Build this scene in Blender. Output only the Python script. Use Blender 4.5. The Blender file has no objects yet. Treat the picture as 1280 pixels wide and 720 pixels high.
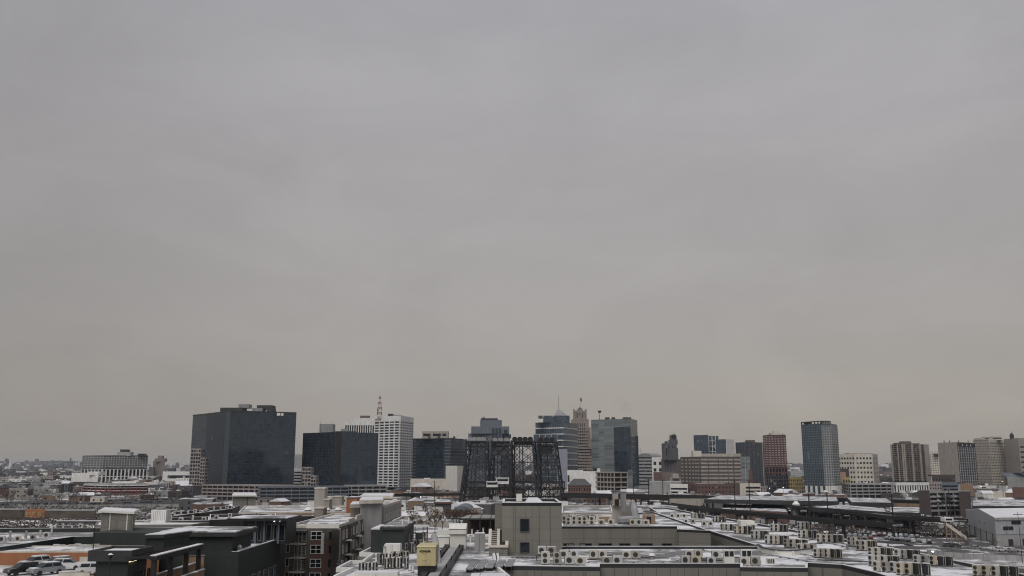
import bpy, math, random
from mathutils import Vector
R=math.radians; random.seed(7)
# ------------------------------------------------------------------ scene, camera
sc=bpy.context.scene
COL=bpy.data.collections.new('place'); sc.collection.children.link(COL)
H=32.0; F=1185.0; TH=R(10.66); ct,st=math.cos(TH),math.sin(TH)
cd=bpy.data.cameras.new('camera'); cd.sensor_width=36; cd.lens=36*F/1280; cd.clip_start=0.5; cd.clip_end=60000
cam=bpy.data.objects.new('camera',cd); COL.objects.link(cam); cam.location=(0,0,H); cam.rotation_euler=(R(90)+TH,0,0)
sc.camera=cam
def ray(px,py):
    u=(px-640)/F; v=(360-py)/F
    return Vector((u, ct-v*st, st+v*ct))
def atY(px,py,Y):
    d=ray(px,py); t=Y/d.y
    return Vector((d.x*t,Y,H+d.z*t))
def atZ(px,py,z):
    d=ray(px,py); t=(z-H)/d.z
    return Vector((d.x*t,d.y*t,z))
def xat(px,Y,z=H):           # x for a pixel column at depth Y, height z
    return (px-640)/F*(Y*ct+(z-H)*st)
def zat(py,Y): return atY(640,py,Y).z
# ------------------------------------------------------------------ materials
MATS={}
def nt(name):
    m=bpy.data.materials.new(name); m.use_nodes=True; t=m.node_tree
    b=t.nodes['Principled BSDF']; return m,t,b
def noise_fac(t,scale,detail=3,stretch=None,coord='Object'):
    g=t.nodes.new('ShaderNodeNewGeometry'); n=t.nodes.new('ShaderNodeTexNoise'); n.inputs['Scale'].default_value=scale; n.inputs['Detail'].default_value=detail
    if stretch:
        mp=t.nodes.new('ShaderNodeMapping'); mp.inputs['Scale'].default_value=stretch; t.links.new(g.outputs['Position'],mp.inputs['Vector']); t.links.new(mp.outputs['Vector'],n.inputs['Vector'])
    else: t.links.new(g.outputs['Position'],n.inputs['Vector'])
    return n.outputs['Fac']
def ramp(t,fac,stops):
    r=t.nodes.new('ShaderNodeValToRGB'); e=r.color_ramp.elements
    while len(e)<len(stops): e.new(0.5)
    for k,(p,c) in enumerate(stops): e[k].position=p; e[k].color=(*c,1)
    t.links.new(fac,r.inputs['Fac']); return r.outputs['Color']
def mul(c,k): return tuple(min(1,x*k) for x in c)
def paint(name,c,rough=.75,var=.18,scale=.6,metal=0,streak=True):
    """weathered wall / metal: large soft noise plus thin vertical streaks"""
    if name in MATS: return MATS[name]
    m,t,b=nt(name)
    col=ramp(t,noise_fac(t,scale,4,(1,1,.25) if streak else None),[(.3,mul(c,1-var)),(.7,mul(c,1+var))])
    t.links.new(col,b.inputs['Base Color']); b.inputs['Roughness'].default_value=rough; b.inputs['Metallic'].default_value=metal
    MATS[name]=m; return m
def brick(name,c,mortar,scale=1.0):
    if name in MATS: return MATS[name]
    m,t,b=nt(name); g=t.nodes.new('ShaderNodeNewGeometry')
    col=ramp(t,noise_fac(t,.35,5),[(.3,mul(c,.75)),(.7,mul(c,1.2))])
    s=t.nodes.new('ShaderNodeSeparateXYZ'); t.links.new(g.outputs['Position'],s.inputs[0])
    a=t.nodes.new('ShaderNodeMath'); a.operation='ADD'; t.links.new(s.outputs[0],a.inputs[0]); t.links.new(s.outputs[1],a.inputs[1])
    cb=t.nodes.new('ShaderNodeCombineXYZ'); t.links.new(a.outputs[0],cb.inputs[0]); t.links.new(s.outputs[2],cb.inputs[1])
    bt=t.nodes.new('ShaderNodeTexBrick'); bt.inputs['Scale'].default_value=3.0*scale; bt.inputs['Mortar Size'].default_value=.02
    t.links.new(cb.outputs[0],bt.inputs['Vector']); t.links.new(col,bt.inputs['Color1']); 
    bt.inputs['Color2'].default_value=(*mul(c,.8),1); bt.inputs['Mortar'].default_value=(*mortar,1)
    t.links.new(bt.outputs['Color'],b.inputs['Base Color']); b.inputs['Roughness'].default_value=.9
    MATS[name]=m; return m
def panels(name,c,pw=2.4,ph=1.5,line=.55,rough=.6):
    """cladding panels with thin darker joints"""
    if name in MATS: return MATS[name]
    m,t,b=nt(name); g=t.nodes.new('ShaderNodeNewGeometry')
    s=t.nodes.new('ShaderNodeSeparateXYZ'); t.links.new(g.outputs['Position'],s.inputs[0])
    a=t.nodes.new('ShaderNodeMath'); a.operation='ADD'; t.links.new(s.outputs[0],a.inputs[0]); t.links.new(s.outputs[1],a.inputs[1])
    cb=t.nodes.new('ShaderNodeCombineXYZ'); t.links.new(a.outputs[0],cb.inputs[0]); t.links.new(s.outputs[2],cb.inputs[1])
    bt=t.nodes.new('ShaderNodeTexBrick'); bt.offset=0; bt.inputs['Scale'].default_value=1; bt.inputs['Brick Width'].default_value=pw; bt.inputs['Row Height'].default_value=ph; bt.inputs['Mortar Size'].default_value=.03
    t.links.new(cb.outputs[0],bt.inputs['Vector'])
    col=ramp(t,noise_fac(t,.7,7,(1,1,.12)),[(.3,mul(c,.70)),(.45,mul(c,.95)),(.7,mul(c,1.12))])
    t.links.new(col,bt.inputs['Color1']); bt.inputs['Color2'].default_value=(*mul(c,.93),1); bt.inputs['Mortar'].default_value=(*mul(c,line),1)
    t.links.new(bt.outputs['Color'],b.inputs['Base Color']); b.inputs['Roughness'].default_value=rough
    MATS[name]=m; return m
def snow(name,bare=(.16,.16,.16),cover=.5,c=(.72,.72,.755),scale=.18):
    """trodden, patchy snow over a dark membrane"""
    if name in MATS: return MATS[name]
    m,t,b=nt(name)
    n1=noise_fac(t,scale,8); n2=noise_fac(t,scale*9,4)
    mx=t.nodes.new('ShaderNodeMath'); mx.operation='MULTIPLY_ADD'; mx.inputs[1].default_value=.35; t.links.new(n2,mx.inputs[0]); t.links.new(n1,mx.inputs[2])
    e=.675+.35*(cover-.5)
    col=ramp(t,mx.outputs[0],[(.3,mul(c,.82)),(.5,mul(c,.98)),(max(.05,e-.05),mul(c,.88)),(e-.01,mul(c,.62)),(e+.035,mul(bare,1.9)),(e+.10,bare)])
    if cover>=1: col=ramp(t,mx.outputs[0],[(.4,c),(.8,mul(c,.8))])
    t.links.new(col,b.inputs['Base Color']); b.inputs['Roughness'].default_value=.8
    MATS[name]=m; return m
def glass(name,c=(.02,.026,.033),rough=.09,ior=1.6,cell=3.2,light=.5,amt=.08,wave=.02):
    """window glass: dark, glossy, each pane a little different, some with pale blinds"""
    if name in MATS: return MATS[name]
    m,t,b=nt(name); g=t.nodes.new('ShaderNodeNewGeometry')
    mp=t.nodes.new('ShaderNodeMapping'); mp.inputs['Scale'].default_value=(1/cell,1/cell,1/3.6); t.links.new(g.outputs['Position'],mp.inputs['Vector'])
    f=t.nodes.new('ShaderNodeVectorMath'); f.operation='FLOOR'; t.links.new(mp.outputs[0],f.inputs[0])
    w=t.nodes.new('ShaderNodeTexWhiteNoise'); t.links.new(f.outputs[0],w.inputs['Vector'])
    col=ramp(t,w.outputs['Value'],[(0,mul(c,.6)),(1-amt,mul(c,1.3)),(min(.999,1-amt+.02),(light*.3,)*3),(1,(light*.55,light*.52,light*.48))])
    t.links.new(col,b.inputs['Base Color']); b.inputs['Roughness'].default_value=rough; b.inputs['IOR'].default_value=ior; b.inputs['Specular Tint'].default_value=(.78,.89,1,1)
    if wave:
        bp=t.nodes.new('ShaderNodeBump'); bp.inputs['Strength'].default_value=wave; bp.inputs['Distance'].default_value=1.0
        t.links.new(noise_fac(t,.35,2),bp.inputs['Height']); t.links.new(bp.outputs[0],b.inputs['Normal'])
    MATS[name]=m; return m
def glow(name,c,s):
    if name in MATS: return MATS[name]
    m,t,b=nt(name); b.inputs['Base Color'].default_value=(*c,1); b.inputs['Emission Color'].default_value=(*c,1); b.inputs['Emission Strength'].default_value=s
    MATS[name]=m; return m
M=dict(mull=paint('blue_black_mullions',(.030,.039,.048),.5),
 white=paint('white_concrete',(.66,.65,.63)), cream=paint('cream_stone',(.52,.48,.42)), tan=paint('tan_stone',(.33,.30,.27)),
 greyc=paint('grey_concrete',(.30,.30,.30)), dgrey=paint('dark_grey',(.07,.07,.078)), black=paint('black_metal',(.010,.010,.011),.6), steel=paint('grey_steel',(.22,.22,.23),.5,.3),
 rust=paint('dark_bridge_steel',(.020,.020,.023),.8,.4,1.5), pink=paint('pink_granite',(.27,.235,.225)), brown=paint('brown_stone',(.17,.14,.125)),
 redbrick=brick('red_brick',(.13,.065,.052),(.14,.12,.11)), dbrick=brick('dark_brick',(.06,.045,.042),(.1,.09,.085)), brownbrick=brick('brown_brick',(.14,.10,.09),(.16,.14,.13)),
 orange=paint('orange_render',(.30,.125,.06),.85,.1), yellow=paint('yellow_render',(.42,.34,.16),.85), ochre=paint('ochre_render',(.24,.16,.105)),
 taupe=panels('taupe_cladding',(.185,.177,.155)), taupe2=paint('taupe_plain',(.24,.225,.20)), darkgreen=paint('dark_green_cladding',(.019,.025,.024),.7,.15,.8),
 charcoal=paint('charcoal_metal',(.026,.027,.029),.6), bluegrey=paint('blue_grey_panels',(.12,.14,.165)), lav=paint('pale_blue_cladding',(.30,.31,.38)),
 beige=paint('beige_enamel',(.47,.44,.385),.45,.08,2), offwhite=paint('off_white_enamel',(.66,.65,.61),.45,.07,2), genyellow=paint('cream_yellow_enamel',(.46,.40,.22),.45,.08,1.5),
 snow=snow('roof_snow',bare=(.14,.14,.142),cover=.46), snowfull=snow('fresh_snow',cover=1), snowthin=snow('thin_snow',cover=.38), snowmelt=snow('melting_snow',bare=(.09,.09,.09),cover=.2,scale=.1),
 gdark=glass('dark_mirror_glass',(.020,.030,.041),.06,1.75,4,.3,.0,.004), gwin=glass('window_glass',(.012,.016,.020),.1,1.5), gteal=glass('teal_glass',(.035,.062,.076),.08,1.7,3,.5,.05),
 ggreen=glass('green_grey_glass',(.15,.165,.17),.14,1.7,30,.4,0), gblue=glass('blue_grey_glass',(.05,.068,.092),.1,1.7,3.5,.5,.06), 
 wood=paint('wood_brown',(.12,.075,.04)), bark=paint('bark',(.05,.04,.033)), twig=paint('bare_twigs',(.065,.052,.045)), leafbrown=paint('dead_leaves',(.085,.052,.03)),
 lamp=glow('lamp_light',(1,.75,.45),3.0), lampw=glow('white_lamp',(.9,.95,1),6.0), rubber=paint('rubber',(.02,.02,.02)), sunroom=glass('canopy_glass',(.2,.21,.2),.2,1.5,2,.5,.1))
# ------------------------------------------------------------------ mesh builder
class MB:
    def __init__(s): s.v=[]; s.f=[]
    def quad(s,*p):
        n=len(s.v); s.v+= [tuple(q) for q in p]; s.f.append(tuple(range(n,n+len(p)))); return s
    def box(s,x0,x1,y0,y1,z0,z1):
        n=len(s.v)
        s.v+=[(x0,y0,z0),(x1,y0,z0),(x1,y1,z0),(x0,y1,z0),(x0,y0,z1),(x1,y0,z1),(x1,y1,z1),(x0,y1,z1)]
        s.f+=[tuple(n+i for i in q) for q in ((3,2,1,0),(4,5,6,7),(0,1,5,4),(1,2,6,5),(2,3,7,6),(3,0,4,7))]; return s
    def obox(s,o,d,nrm,s0,s1,n0,n1,z0,z1):
        n=len(s.v)
        P=lambda a,b,z:(o[0]+d[0]*a+nrm[0]*b,o[1]+d[1]*a+nrm[1]*b,z)
        s.v+=[P(s0,n0,z0),P(s1,n0,z0),P(s1,n1,z0),P(s0,n1,z0),P(s0,n0,z1),P(s1,n0,z1),P(s1,n1,z1),P(s0,n1,z1)]
        s.f+=[tuple(n+i for i in q) for q in ((3,2,1,0),(4,5,6,7),(0,1,5,4),(1,2,6,5),(2,3,7,6),(3,0,4,7))]; return s
    def prism(s,poly,z0,z1,top=None):
        n=len(s.v); k=len(poly); top=top or poly
        s.v+=[(p[0],p[1],z0) for p in poly]+[(p[0],p[1],z1) for p in top]
        s.f.append(tuple(range(n+k-1,n-1,-1))); s.f.append(tuple(range(n+k,n+2*k)))
        for i in range(k): j=(i+1)%k; s.f.append((n+i,n+j,n+k+j,n+k+i))
        return s
    def cyl(s,x,y,r,z0,z1,n=10,r1=None):
        r1=r if r1 is None else r1
        P=[(x+r*math.cos(6.2832*i/n),y+r*math.sin(6.2832*i/n)) for i in range(n)]; Q=[(x+r1*math.cos(6.2832*i/n),y+r1*math.sin(6.2832*i/n)) for i in range(n)]
        return s.prism(P,z0,z1,Q)
    def bar(s,p,q,r,n=4,r1=None):
        p=Vector(p); q=Vector(q); d=(q-p)
        if d.length<1e-6: return s
        d.normalize(); a=d.cross(Vector((0,0,1)) if abs(d.z)<.9 else Vector((1,0,0))).normalized(); b=d.cross(a); r1=r if r1 is None else r1
        k=len(s.v)
        for c,rr in ((p,r),(q,r1)):
            for i in range(n):
                t=6.2832*(i+.5)/n; s.v.append(tuple(c+a*(rr*math.cos(t))+b*(rr*math.sin(t))))
        for i in range(n): j=(i+1)%n; s.f.append((k+i,k+j,k+n+j,k+n+i))
        s.f.append(tuple(range(k+n-1,k-1,-1))); s.f.append(tuple(range(k+n,k+2*n))); return s
    def disc(s,c,nrm,r,t,n=14):   # short cylinder along nrm
        c=Vector(c); nrm=Vector(nrm).normalized(); return s.bar(c,c+nrm*t,r,n)
    def build(s,name,mat,loc=(0,0,0)):
        me=bpy.data.meshes.new(name); me.from_pydata([(v[0]-loc[0],v[1]-loc[1],v[2]-loc[2]) for v in s.v],[],s.f)
        me.materials.append(mat); 
        import bmesh
        bm=bmesh.new(); bm.from_mesh(me); bmesh.ops.recalc_face_normals(bm,faces=bm.faces); bm.to_mesh(me); bm.free()
        return me
def mobj(name,mb,mat,parent=None,loc=(0,0,0)):
    o=bpy.data.objects.new(name,mb.build(name,mat,loc)); COL.objects.link(o)
    if parent: o.parent=parent
    return o
def struct(name,mb,mat):
    o=mobj(name,mb,mat); o['kind']='structure'; return o
USED={}
class T:
    def __init__(s,name,label,cat,loc,group=None,rz=0):
        o=bpy.data.objects.new(name,None); COL.objects.link(o); o.location=loc; o.rotation_euler.z=rz; o.empty_display_size=.5
        o['label']=label; o['category']=cat
        if group: o['group']=group
        s.o=o; s.loc=Vector(loc)
    def part(s,name,mb,mat,parent=None,label=None):
        o=mobj(name,mb,mat,parent or s.o,s.loc)
        if label: o['label']=label
        return o
def dup(t,loc,rz=0,label=None,group=None,mats=None,scale=None):
    o=t.o if isinstance(t,T) else t
    r=o.copy(); COL.objects.link(r); r.location=loc; r.rotation_euler=(0,0,rz)
    if scale: r.scale=scale if hasattr(scale,'__len__') else (scale,)*3
    if label: r['label']=label
    if group: r['group']=group
    for ch in list(o.children):
        c=ch.copy(); COL.objects.link(c); c.parent=r
        if mats and ch.name.split('.')[0] in mats:
            c.data=recolour(ch.data,mats[ch.name.split('.')[0]])
        for g in list(ch.children):
            d=g.copy(); COL.objects.link(d); d.parent=c
    return r
RC={}
def recolour(me,mat):
    k=(me.name,mat.name)
    if k not in RC:
        n=me.copy(); n.materials.clear(); n.materials.append(mat); RC[k]=n
    return RC[k]
def kill(t):
    o=t.o
    for ch in list(o.children):
        for g in list(ch.children): bpy.data.objects.remove(g)
        bpy.data.objects.remove(ch)
    bpy.data.objects.remove(o)
ORD='first second third fourth fifth sixth seventh eighth ninth tenth eleventh twelfth thirteenth fourteenth fifteenth sixteenth seventeenth eighteenth nineteenth twentieth'.split()
# ------------------------------------------------------------------ edges and facades
def offset(P,k):
    P=[Vector(p[:2]) for p in P]; n=len(P); area=sum(P[i].x*P[(i+1)%n].y-P[(i+1)%n].x*P[i].y for i in range(n)); sg=1 if area>0 else -1; Q=[]
    for i in range(n):
        d1=(P[i]-P[i-1]).normalized(); d2=(P[(i+1)%n]-P[i]).normalized(); n1=Vector((-d1.y,d1.x))*sg; n2=Vector((-d2.y,d2.x))*sg; m=n1+n2; kk=m.dot(n1); Q.append(P[i]+m*(k/max(.3,kk)))
    return Q
def ring(mb,P,a,b,z0,z1):
    """closed wall ring between inward offsets a and b"""
    A,B=offset(P,a),offset(P,b); n=len(P); k=len(mb.v)
    for L,z in ((A,z0),(A,z1),(B,z1),(B,z0)): mb.v+=[(p.x,p.y,z) for p in L]
    for i in range(n):
        j=(i+1)%n
        for q in range(4): r=(q+1)%4; mb.f.append((k+q*n+i,k+q*n+j,k+r*n+j,k+r*n+i))
    return mb
class Edge:
    def __init__(s,p,q):
        s.o=Vector((p[0],p[1])); d=Vector((q[0]-p[0],q[1]-p[1])); s.L=d.length; s.d=d/s.L
        n=Vector((s.d.y,-s.d.x)); mid=s.o+d/2
        if n.dot(-mid)<0: n=-n
        s.n=n
    def sub(s,a,b): return Edge(s.o+s.d*(s.L*a),s.o+s.d*(s.L*b))
def grid(mb,e,z0,z1,nx,nz,pw=.8,ph=1.2,proud=.35,s0=0,s1=1,half=False):
    """lattice of piers and spandrels standing proud of the glass"""
    L0,L1=e.L*s0,e.L*s1
    if nx:
        for i in range(nx+1):
            c=L0+(L1-L0)*i/nx; a=max(L0,c-pw/2); b=min(L1,c+pw/2)
            mb.obox(e.o,e.d,e.n,a,b,-.05,proud,z0,z1)
    if nz:
        for k in range(nz+1):
            c=z0+(z1-z0)*k/nz; a=max(z0,c-ph/2); b=min(z1,c+ph/2)
            mb.obox(e.o,e.d,e.n,L0,L1,-.04,proud-.06,a,b)
WM={}
def window_mesh(w,h,mat,fmat,kind):
    k=(round(w,2),round(h,2),mat.name,fmat.name if fmat else '',kind)
    if k not in WM:
        a=MB().box(-w/2,w/2,-.06,.05,0,h).build('window',mat)
        f=None
        if fmat:
            b=MB(); t=max(.07,min(.12,w*.07))
            b.box(-w/2-t,w/2+t,-.12,.04,-t,0); b.box(-w/2-t,w/2+t,-.12,.04,h,h+t); b.box(-w/2-t,-w/2,-.12,.04,0,h); b.box(w/2,w/2+t,-.12,.04,0,h)
            if kind>=1: b.box(-t/2,t/2,-.1,0,0,h)
            if kind>=2: b.box(-w/2,-t/2,-.09,0,h*.5-t/2,h*.5+t/2); b.box(t/2,w/2,-.09,0,h*.5-t/2,h*.5+t/2)
            f=b.build('frame',fmat)
        WM[k]=(a,f)
    return WM[k]
def win(t,e,s,z,w,h,mat=None,fmat=None,kind=1):
    """one window: its pane is the part, its frame a sub-part"""
    a,f=window_mesh(w,h,mat or M['gwin'],fmat,kind)
    o=bpy.data.objects.new('window',a); COL.objects.link(o); o.parent=t.o
    p=e.o+e.d*s; o.location=(p.x-t.loc.x,p.y-t.loc.y,z-t.loc.z)
    o.rotation_euler.z=math.atan2(e.n.y,e.n.x)+math.pi/2
    if f:
        g=bpy.data.objects.new('frame',f); COL.objects.link(g); g.parent=o
    return o
def wins(t,e,z0,z1,nx,nz,wf=.5,hf=.5,mat=None,fmat=None,kind=0,s0=0,s1=1,skip=0):
    L0,L1=e.L*s0,e.L*s1; dx=(L1-L0)/nx; dz=(z1-z0)/nz
    for k in range(nz):
        for i in range(nx):
            if skip and random.random()<skip: continue
            win(t,e,L0+dx*(i+.5),z0+dz*(k+(1-hf)/2),dx*wf,dz*hf,mat,fmat,kind)
def close(P,depth):
    if len(P)==2:
        return P+[P[1]+P[1].normalized()*depth,P[0]+P[0].normalized()*depth]
    if len(P)==3: return P+[P[0]+P[2]-P[1]]
    return P+[P[-1]+P[-1].normalized()*depth,P[0]+P[0].normalized()*depth]
def inset(poly,k):
    c=sum((Vector(p[:2]) for p in poly),Vector((0,0)))/len(poly)
    return [ (Vector(p[:2])+(c-Vector(p[:2])).normalized()*k) for p in poly]
def bldg(name,label,pts,top,wall,depth=30,cat='building',roof='snow',base=0.0,group=None,parapet=True,hi=None,z1=None,partname='wall'):
    """pts: (pixel column, depth) of the visible corners, left to right; top: pixel row of the roofline at the nearest corner"""
    n=min(range(len(pts)),key=lambda i:pts[i][1]) if hi is None else hi
    if z1 is None: z1=zat(top,pts[n][1])
    P=[Vector((xat(px,Y,(z1+base)/2),Y)) for px,Y in pts]
    poly=close(P,depth)
    c=sum(poly,Vector((0,0)))/len(poly)
    t=T(name,label,cat,(c.x,c.y,base),group)
    t.poly=poly; t.z=z1; t.E=[Edge(P[i],P[i+1]) for i in range(len(P)-1)]
    t.part(partname,MB().prism(poly,base,z1),wall)
    if roof:
        r=MB().prism(inset(poly,.7),z1+.004,z1+.25); t.part('roof',r,M[roof] if isinstance(roof,str) else roof)
        if parapet:
            b=ring(MB(),poly,.002,.35,z1+.002,z1+.75)
            t.part('parapet',b,wall if not isinstance(parapet,str) else M[parapet])
    return t
def pbox(t,name,px0,px1,y0,y1,Y,d,mat,parent=None,label=None):
    """a box part whose front fills pixels px0..px1, rows y0..y1 at depth Y"""
    za,zb=zat(y1,Y),zat(y0,Y); x0,x1=xat(px0,Y,za),xat(px1,Y,za)
    return t.part(name,MB().box(x0,x1,Y,Y+d,za,zb),mat,parent,label)
# ------------------------------------------------------------------ light and sky
w=bpy.data.worlds.new('World'); sc.world=w; w.use_nodes=True; t=w.node_tree; t.nodes.clear()
SUN_EL,SUN_AZ=R(52),R(200)
sky=t.nodes.new('ShaderNodeTexSky'); sky.sky_type='NISHITA'; sky.sun_disc=False; sky.sun_elevation=SUN_EL; sky.sun_rotation=SUN_AZ; sky.dust_density=4
b1=t.nodes.new('ShaderNodeBackground'); b1.inputs['Strength'].default_value=.06; t.links.new(sky.outputs[0],b1.inputs[0])
tc=t.nodes.new('ShaderNodeTexCoord'); sp=t.nodes.new('ShaderNodeSeparateXYZ'); t.links.new(tc.outputs['Generated'],sp.inputs[0])
# overcast layer: stretched soft bands of cloud, denser towards the horizon
mp=t.nodes.new('ShaderNodeMapping'); mp.inputs['Scale'].default_value=(1.1,1.1,5.5); mp.inputs['Rotation'].default_value=(R(4),R(-7),R(30)); t.links.new(tc.outputs['Generated'],mp.inputs[0])
n1=t.nodes.new('ShaderNodeTexNoise'); n1.inputs['Scale'].default_value=1.5; n1.inputs['Detail'].default_value=6; n1.inputs['Roughness'].default_value=.5; n1.inputs['Distortion'].default_value=.4; t.links.new(mp.outputs[0],n1.inputs['Vector'])
cr=t.nodes.new('ShaderNodeValToRGB'); e=cr.color_ramp.elements
stops=[(0.0,(.298,.270,.236)),(.06,(.296,.273,.248)),(.14,(.297,.282,.271)),(.30,(.312,.301,.303)),(.55,(.312,.307,.330)),(1,(.43,.43,.46))]
while len(e)<len(stops): e.new(.5)
for k,(p,c) in enumerate(stops): e[k].position=p; e[k].color=(*c,1)
t.links.new(sp.outputs[2],cr.inputs[0])
mr=t.nodes.new('ShaderNodeMapRange'); mr.inputs['From Min'].default_value=.3; mr.inputs['From Max'].default_value=.7; mr.inputs['To Min'].default_value=.955; mr.inputs['To Max'].default_value=1.05; t.links.new(n1.outputs['Fac'],mr.inputs[0])
b2=t.nodes.new('ShaderNodeBackground')
# small mottling, a brighter thin patch of cloud ahead, and a warm break low to the right
mp2=t.nodes.new('ShaderNodeMapping'); mp2.inputs['Scale'].default_value=(2.2,2.2,4.5); mp2.inputs['Rotation'].default_value=(R(14),R(10),0); t.links.new(tc.outputs['Generated'],mp2.inputs[0])
n2=t.nodes.new('ShaderNodeTexNoise'); n2.inputs['Scale'].default_value=2.6; n2.inputs['Detail'].default_value=8; n2.inputs['Roughness'].default_value=.6; n2.inputs['Distortion'].default_value=.8; t.links.new(mp2.outputs[0],n2.inputs['Vector'])
mr2=t.nodes.new('ShaderNodeMapRange'); mr2.inputs['From Min'].default_value=.3; mr2.inputs['From Max'].default_value=.7; mr2.inputs['To Min'].default_value=.945; mr2.inputs['To Max'].default_value=1.035; t.links.new(n2.outputs['Fac'],mr2.inputs[0])
def lobe(d,lo,hi,a,b):
    v=t.nodes.new('ShaderNodeVectorMath'); v.operation='DOT_PRODUCT'; v.inputs[1].default_value=Vector(d).normalized(); t.links.new(tc.outputs['Generated'],v.inputs[0])
    r=t.nodes.new('ShaderNodeMapRange'); r.interpolation_type='SMOOTHERSTEP'; r.inputs['From Min'].default_value=lo; r.inputs['From Max'].default_value=hi; r.inputs['To Min'].default_value=a; r.inputs['To Max'].default_value=b; t.links.new(v.outputs['Value'],r.inputs[0]); return r.outputs[0]
def mulm(a,b):
    m_=t.nodes.new('ShaderNodeMath'); m_.operation='MULTIPLY'; t.links.new(a,m_.inputs[0]); t.links.new(b,m_.inputs[1]); return m_.outputs[0]
t.links.new(mulm(mulm(mr.outputs[0],mr2.outputs[0]),lobe((.12,1,.26),( .80),1,.90,1.05)),b2.inputs[1])
wm_=t.nodes.new('ShaderNodeMix'); wm_.data_type='RGBA'; t.links.new(mulm(lobe((.42,1,.03),.90,1,0,.2),lobe((0,0,-1),-.2,0,0,1)),wm_.inputs[0]); t.links.new(cr.outputs[0],wm_.inputs[6]); wm_.inputs[7].default_value=(.36,.325,.262,1); t.links.new(wm_.outputs[2],b2.inputs[0])
mx=t.nodes.new('ShaderNodeMixShader'); mx.inputs[0].default_value=.965; t.links.new(b1.outputs[0],mx.inputs[1]); t.links.new(b2.outputs[0],mx.inputs[2])
wo=t.nodes.new('ShaderNodeOutputWorld'); t.links.new(mx.outputs[0],wo.inputs[0])
ld=bpy.data.lights.new('sun','SUN'); ld.energy=1.5; ld.angle=R(45); ld.color=(1,.97,.92)
so=bpy.data.objects.new('sun',ld); COL.objects.link(so)
# lamp direction matches the sky's sun (rotation measured clockwise from +Y seen from above)
sd=Vector((math.sin(SUN_AZ)*math.cos(SUN_EL),math.cos(SUN_AZ)*math.cos(SUN_EL),math.sin(SUN_EL)))
so.rotation_euler=sd.to_track_quat('Z','Y').to_euler()
vs=sc.view_settings; vs.view_transform='Standard'; vs.look='None'; vs.exposure=.3; vs.gamma=1; vs.use_curve_mapping=False
sc.cycles.use_denoising=True; sc.cycles.filter_width=1.1; sc.cycles.max_bounces=5; sc.cycles.volume_bounces=0; sc.cycles.diffuse_bounces=3
# ------------------------------------------------------------------ air
m=bpy.data.materials.new('haze_air'); m.use_nodes=True; tt=m.node_tree; tt.nodes.clear()
pv=tt.nodes.new('ShaderNodeVolumePrincipled'); pv.inputs['Color'].default_value=(.82,.88,1,1); pv.inputs['Density'].default_value=4.5e-5; pv.inputs['Anisotropy'].default_value=.2
oo=tt.nodes.new('ShaderNodeOutputMaterial'); tt.links.new(pv.outputs[0],oo.inputs['Volume'])
hz=mobj('haze',MB().box(-14000,14000,-1500,13500,-1.5,170),m); hz['kind']='stuff'
# ------------------------------------------------------------------ ground, water, hills
gm,tt,bb=nt('urban_ground')
n1=noise_fac(tt,.03,9); n2=noise_fac(tt,.25,6)
a=tt.nodes.new('ShaderNodeMath'); a.operation='MULTIPLY_ADD'; a.inputs[1].default_value=.45; tt.links.new(n2,a.inputs[0]); tt.links.new(n1,a.inputs[2])
tt.links.new(ramp(tt,a.outputs[0],[(.0,(.035,.033,.032)),(.70,(.055,.048,.043)),(.77,(.12,.105,.09)),(.80,(.55,.55,.56)),(1,(.75,.75,.77))]),bb.inputs['Base Color']); bb.inputs['Roughness'].default_value=.85
struct('ground',MB().quad((-15000,-1400,0),(15000,-1400,0),(15000,13400,0),(-15000,13400,0)),gm)
wm,tt,bb=nt('river_water'); bb.inputs['Base Color'].default_value=(.03,.034,.034,1); bb.inputs['Roughness'].default_value=.15
bp=tt.nodes.new('ShaderNodeBump'); bp.inputs['Strength'].default_value=.3; tt.links.new(noise_fac(tt,.4,3),bp.inputs['Height']); tt.links.new(bp.outputs[0],bb.inputs['Normal'])
struct('river',MB().quad((-900,835,.02),(900,835,.02),(900,770,.02),(60,770,.02),(-200,760,.02),(-500,700,.02),(-900,690,.02)),wm)
# hills: one terrain sheet far off
hb=MB(); nx,ny=120,14
def hill(x,y):
    k=(y-5200)/4600; px=640+x/y*1206
    r=math.sin(x*.0011+1)*.35+math.sin(x*.0031+y*.001)*.25+math.sin(x*.0093+y*.0007)*.12+math.sin(x*.023)*.06
    base=26+22*max(0,1-abs(px-80)/110)+12*max(0,1-abs(px-1000)/250)
    return max(-2,(base+24*r)*min(1,max(0,k*1.6))) + 30*min(1,max(0,k))
for j in range(ny+1):
    for i in range(nx+1):
        y=5000+j*(13000-5000)/ny*.62; x=(-1+2*i/nx)*y*.72
        hb.v.append((x,y,hill(x,y)-2))
for j in range(ny):
    for i in range(nx): a=j*(nx+1)+i; hb.f.append((a,a+1,a+nx+2,a+nx+1))
hm,tt,bb=nt('wooded_hill'); tt.links.new(ramp(tt,noise_fac(tt,.008,8),[(.35,(.035,.036,.036)),(.55,(.07,.066,.064)),(.68,(.22,.22,.23))]),bb.inputs['Base Color']); bb.inputs['Roughness'].default_value=1
struct('hills',hb,hm)
rnd=random.Random(3)
# far-off city fabric nobody could count
fb=[MB(),MB(),MB()]
for i in range(2600):
    y=2600+6200*rnd.random()**1.3; x=rnd.uniform(-.58,.58)*y; z=hill(x,y)-4 if y>5000 else 0
    s=rnd.uniform(8,32); h=rnd.choice((6,8,9,11,14)) if rnd.random()<.93 else rnd.uniform(18,38)
    fb[rnd.choice((0,0,1,2))].box(x-s/2,x+s/2,y,y+s*.7,z,z+h+4)
for k,(mbx,mt) in enumerate(zip(fb,(M['dgrey'],M['white'],M['brown']))):
    o=mobj('far_city',mbx,mt); o['kind']='stuff'
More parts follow.
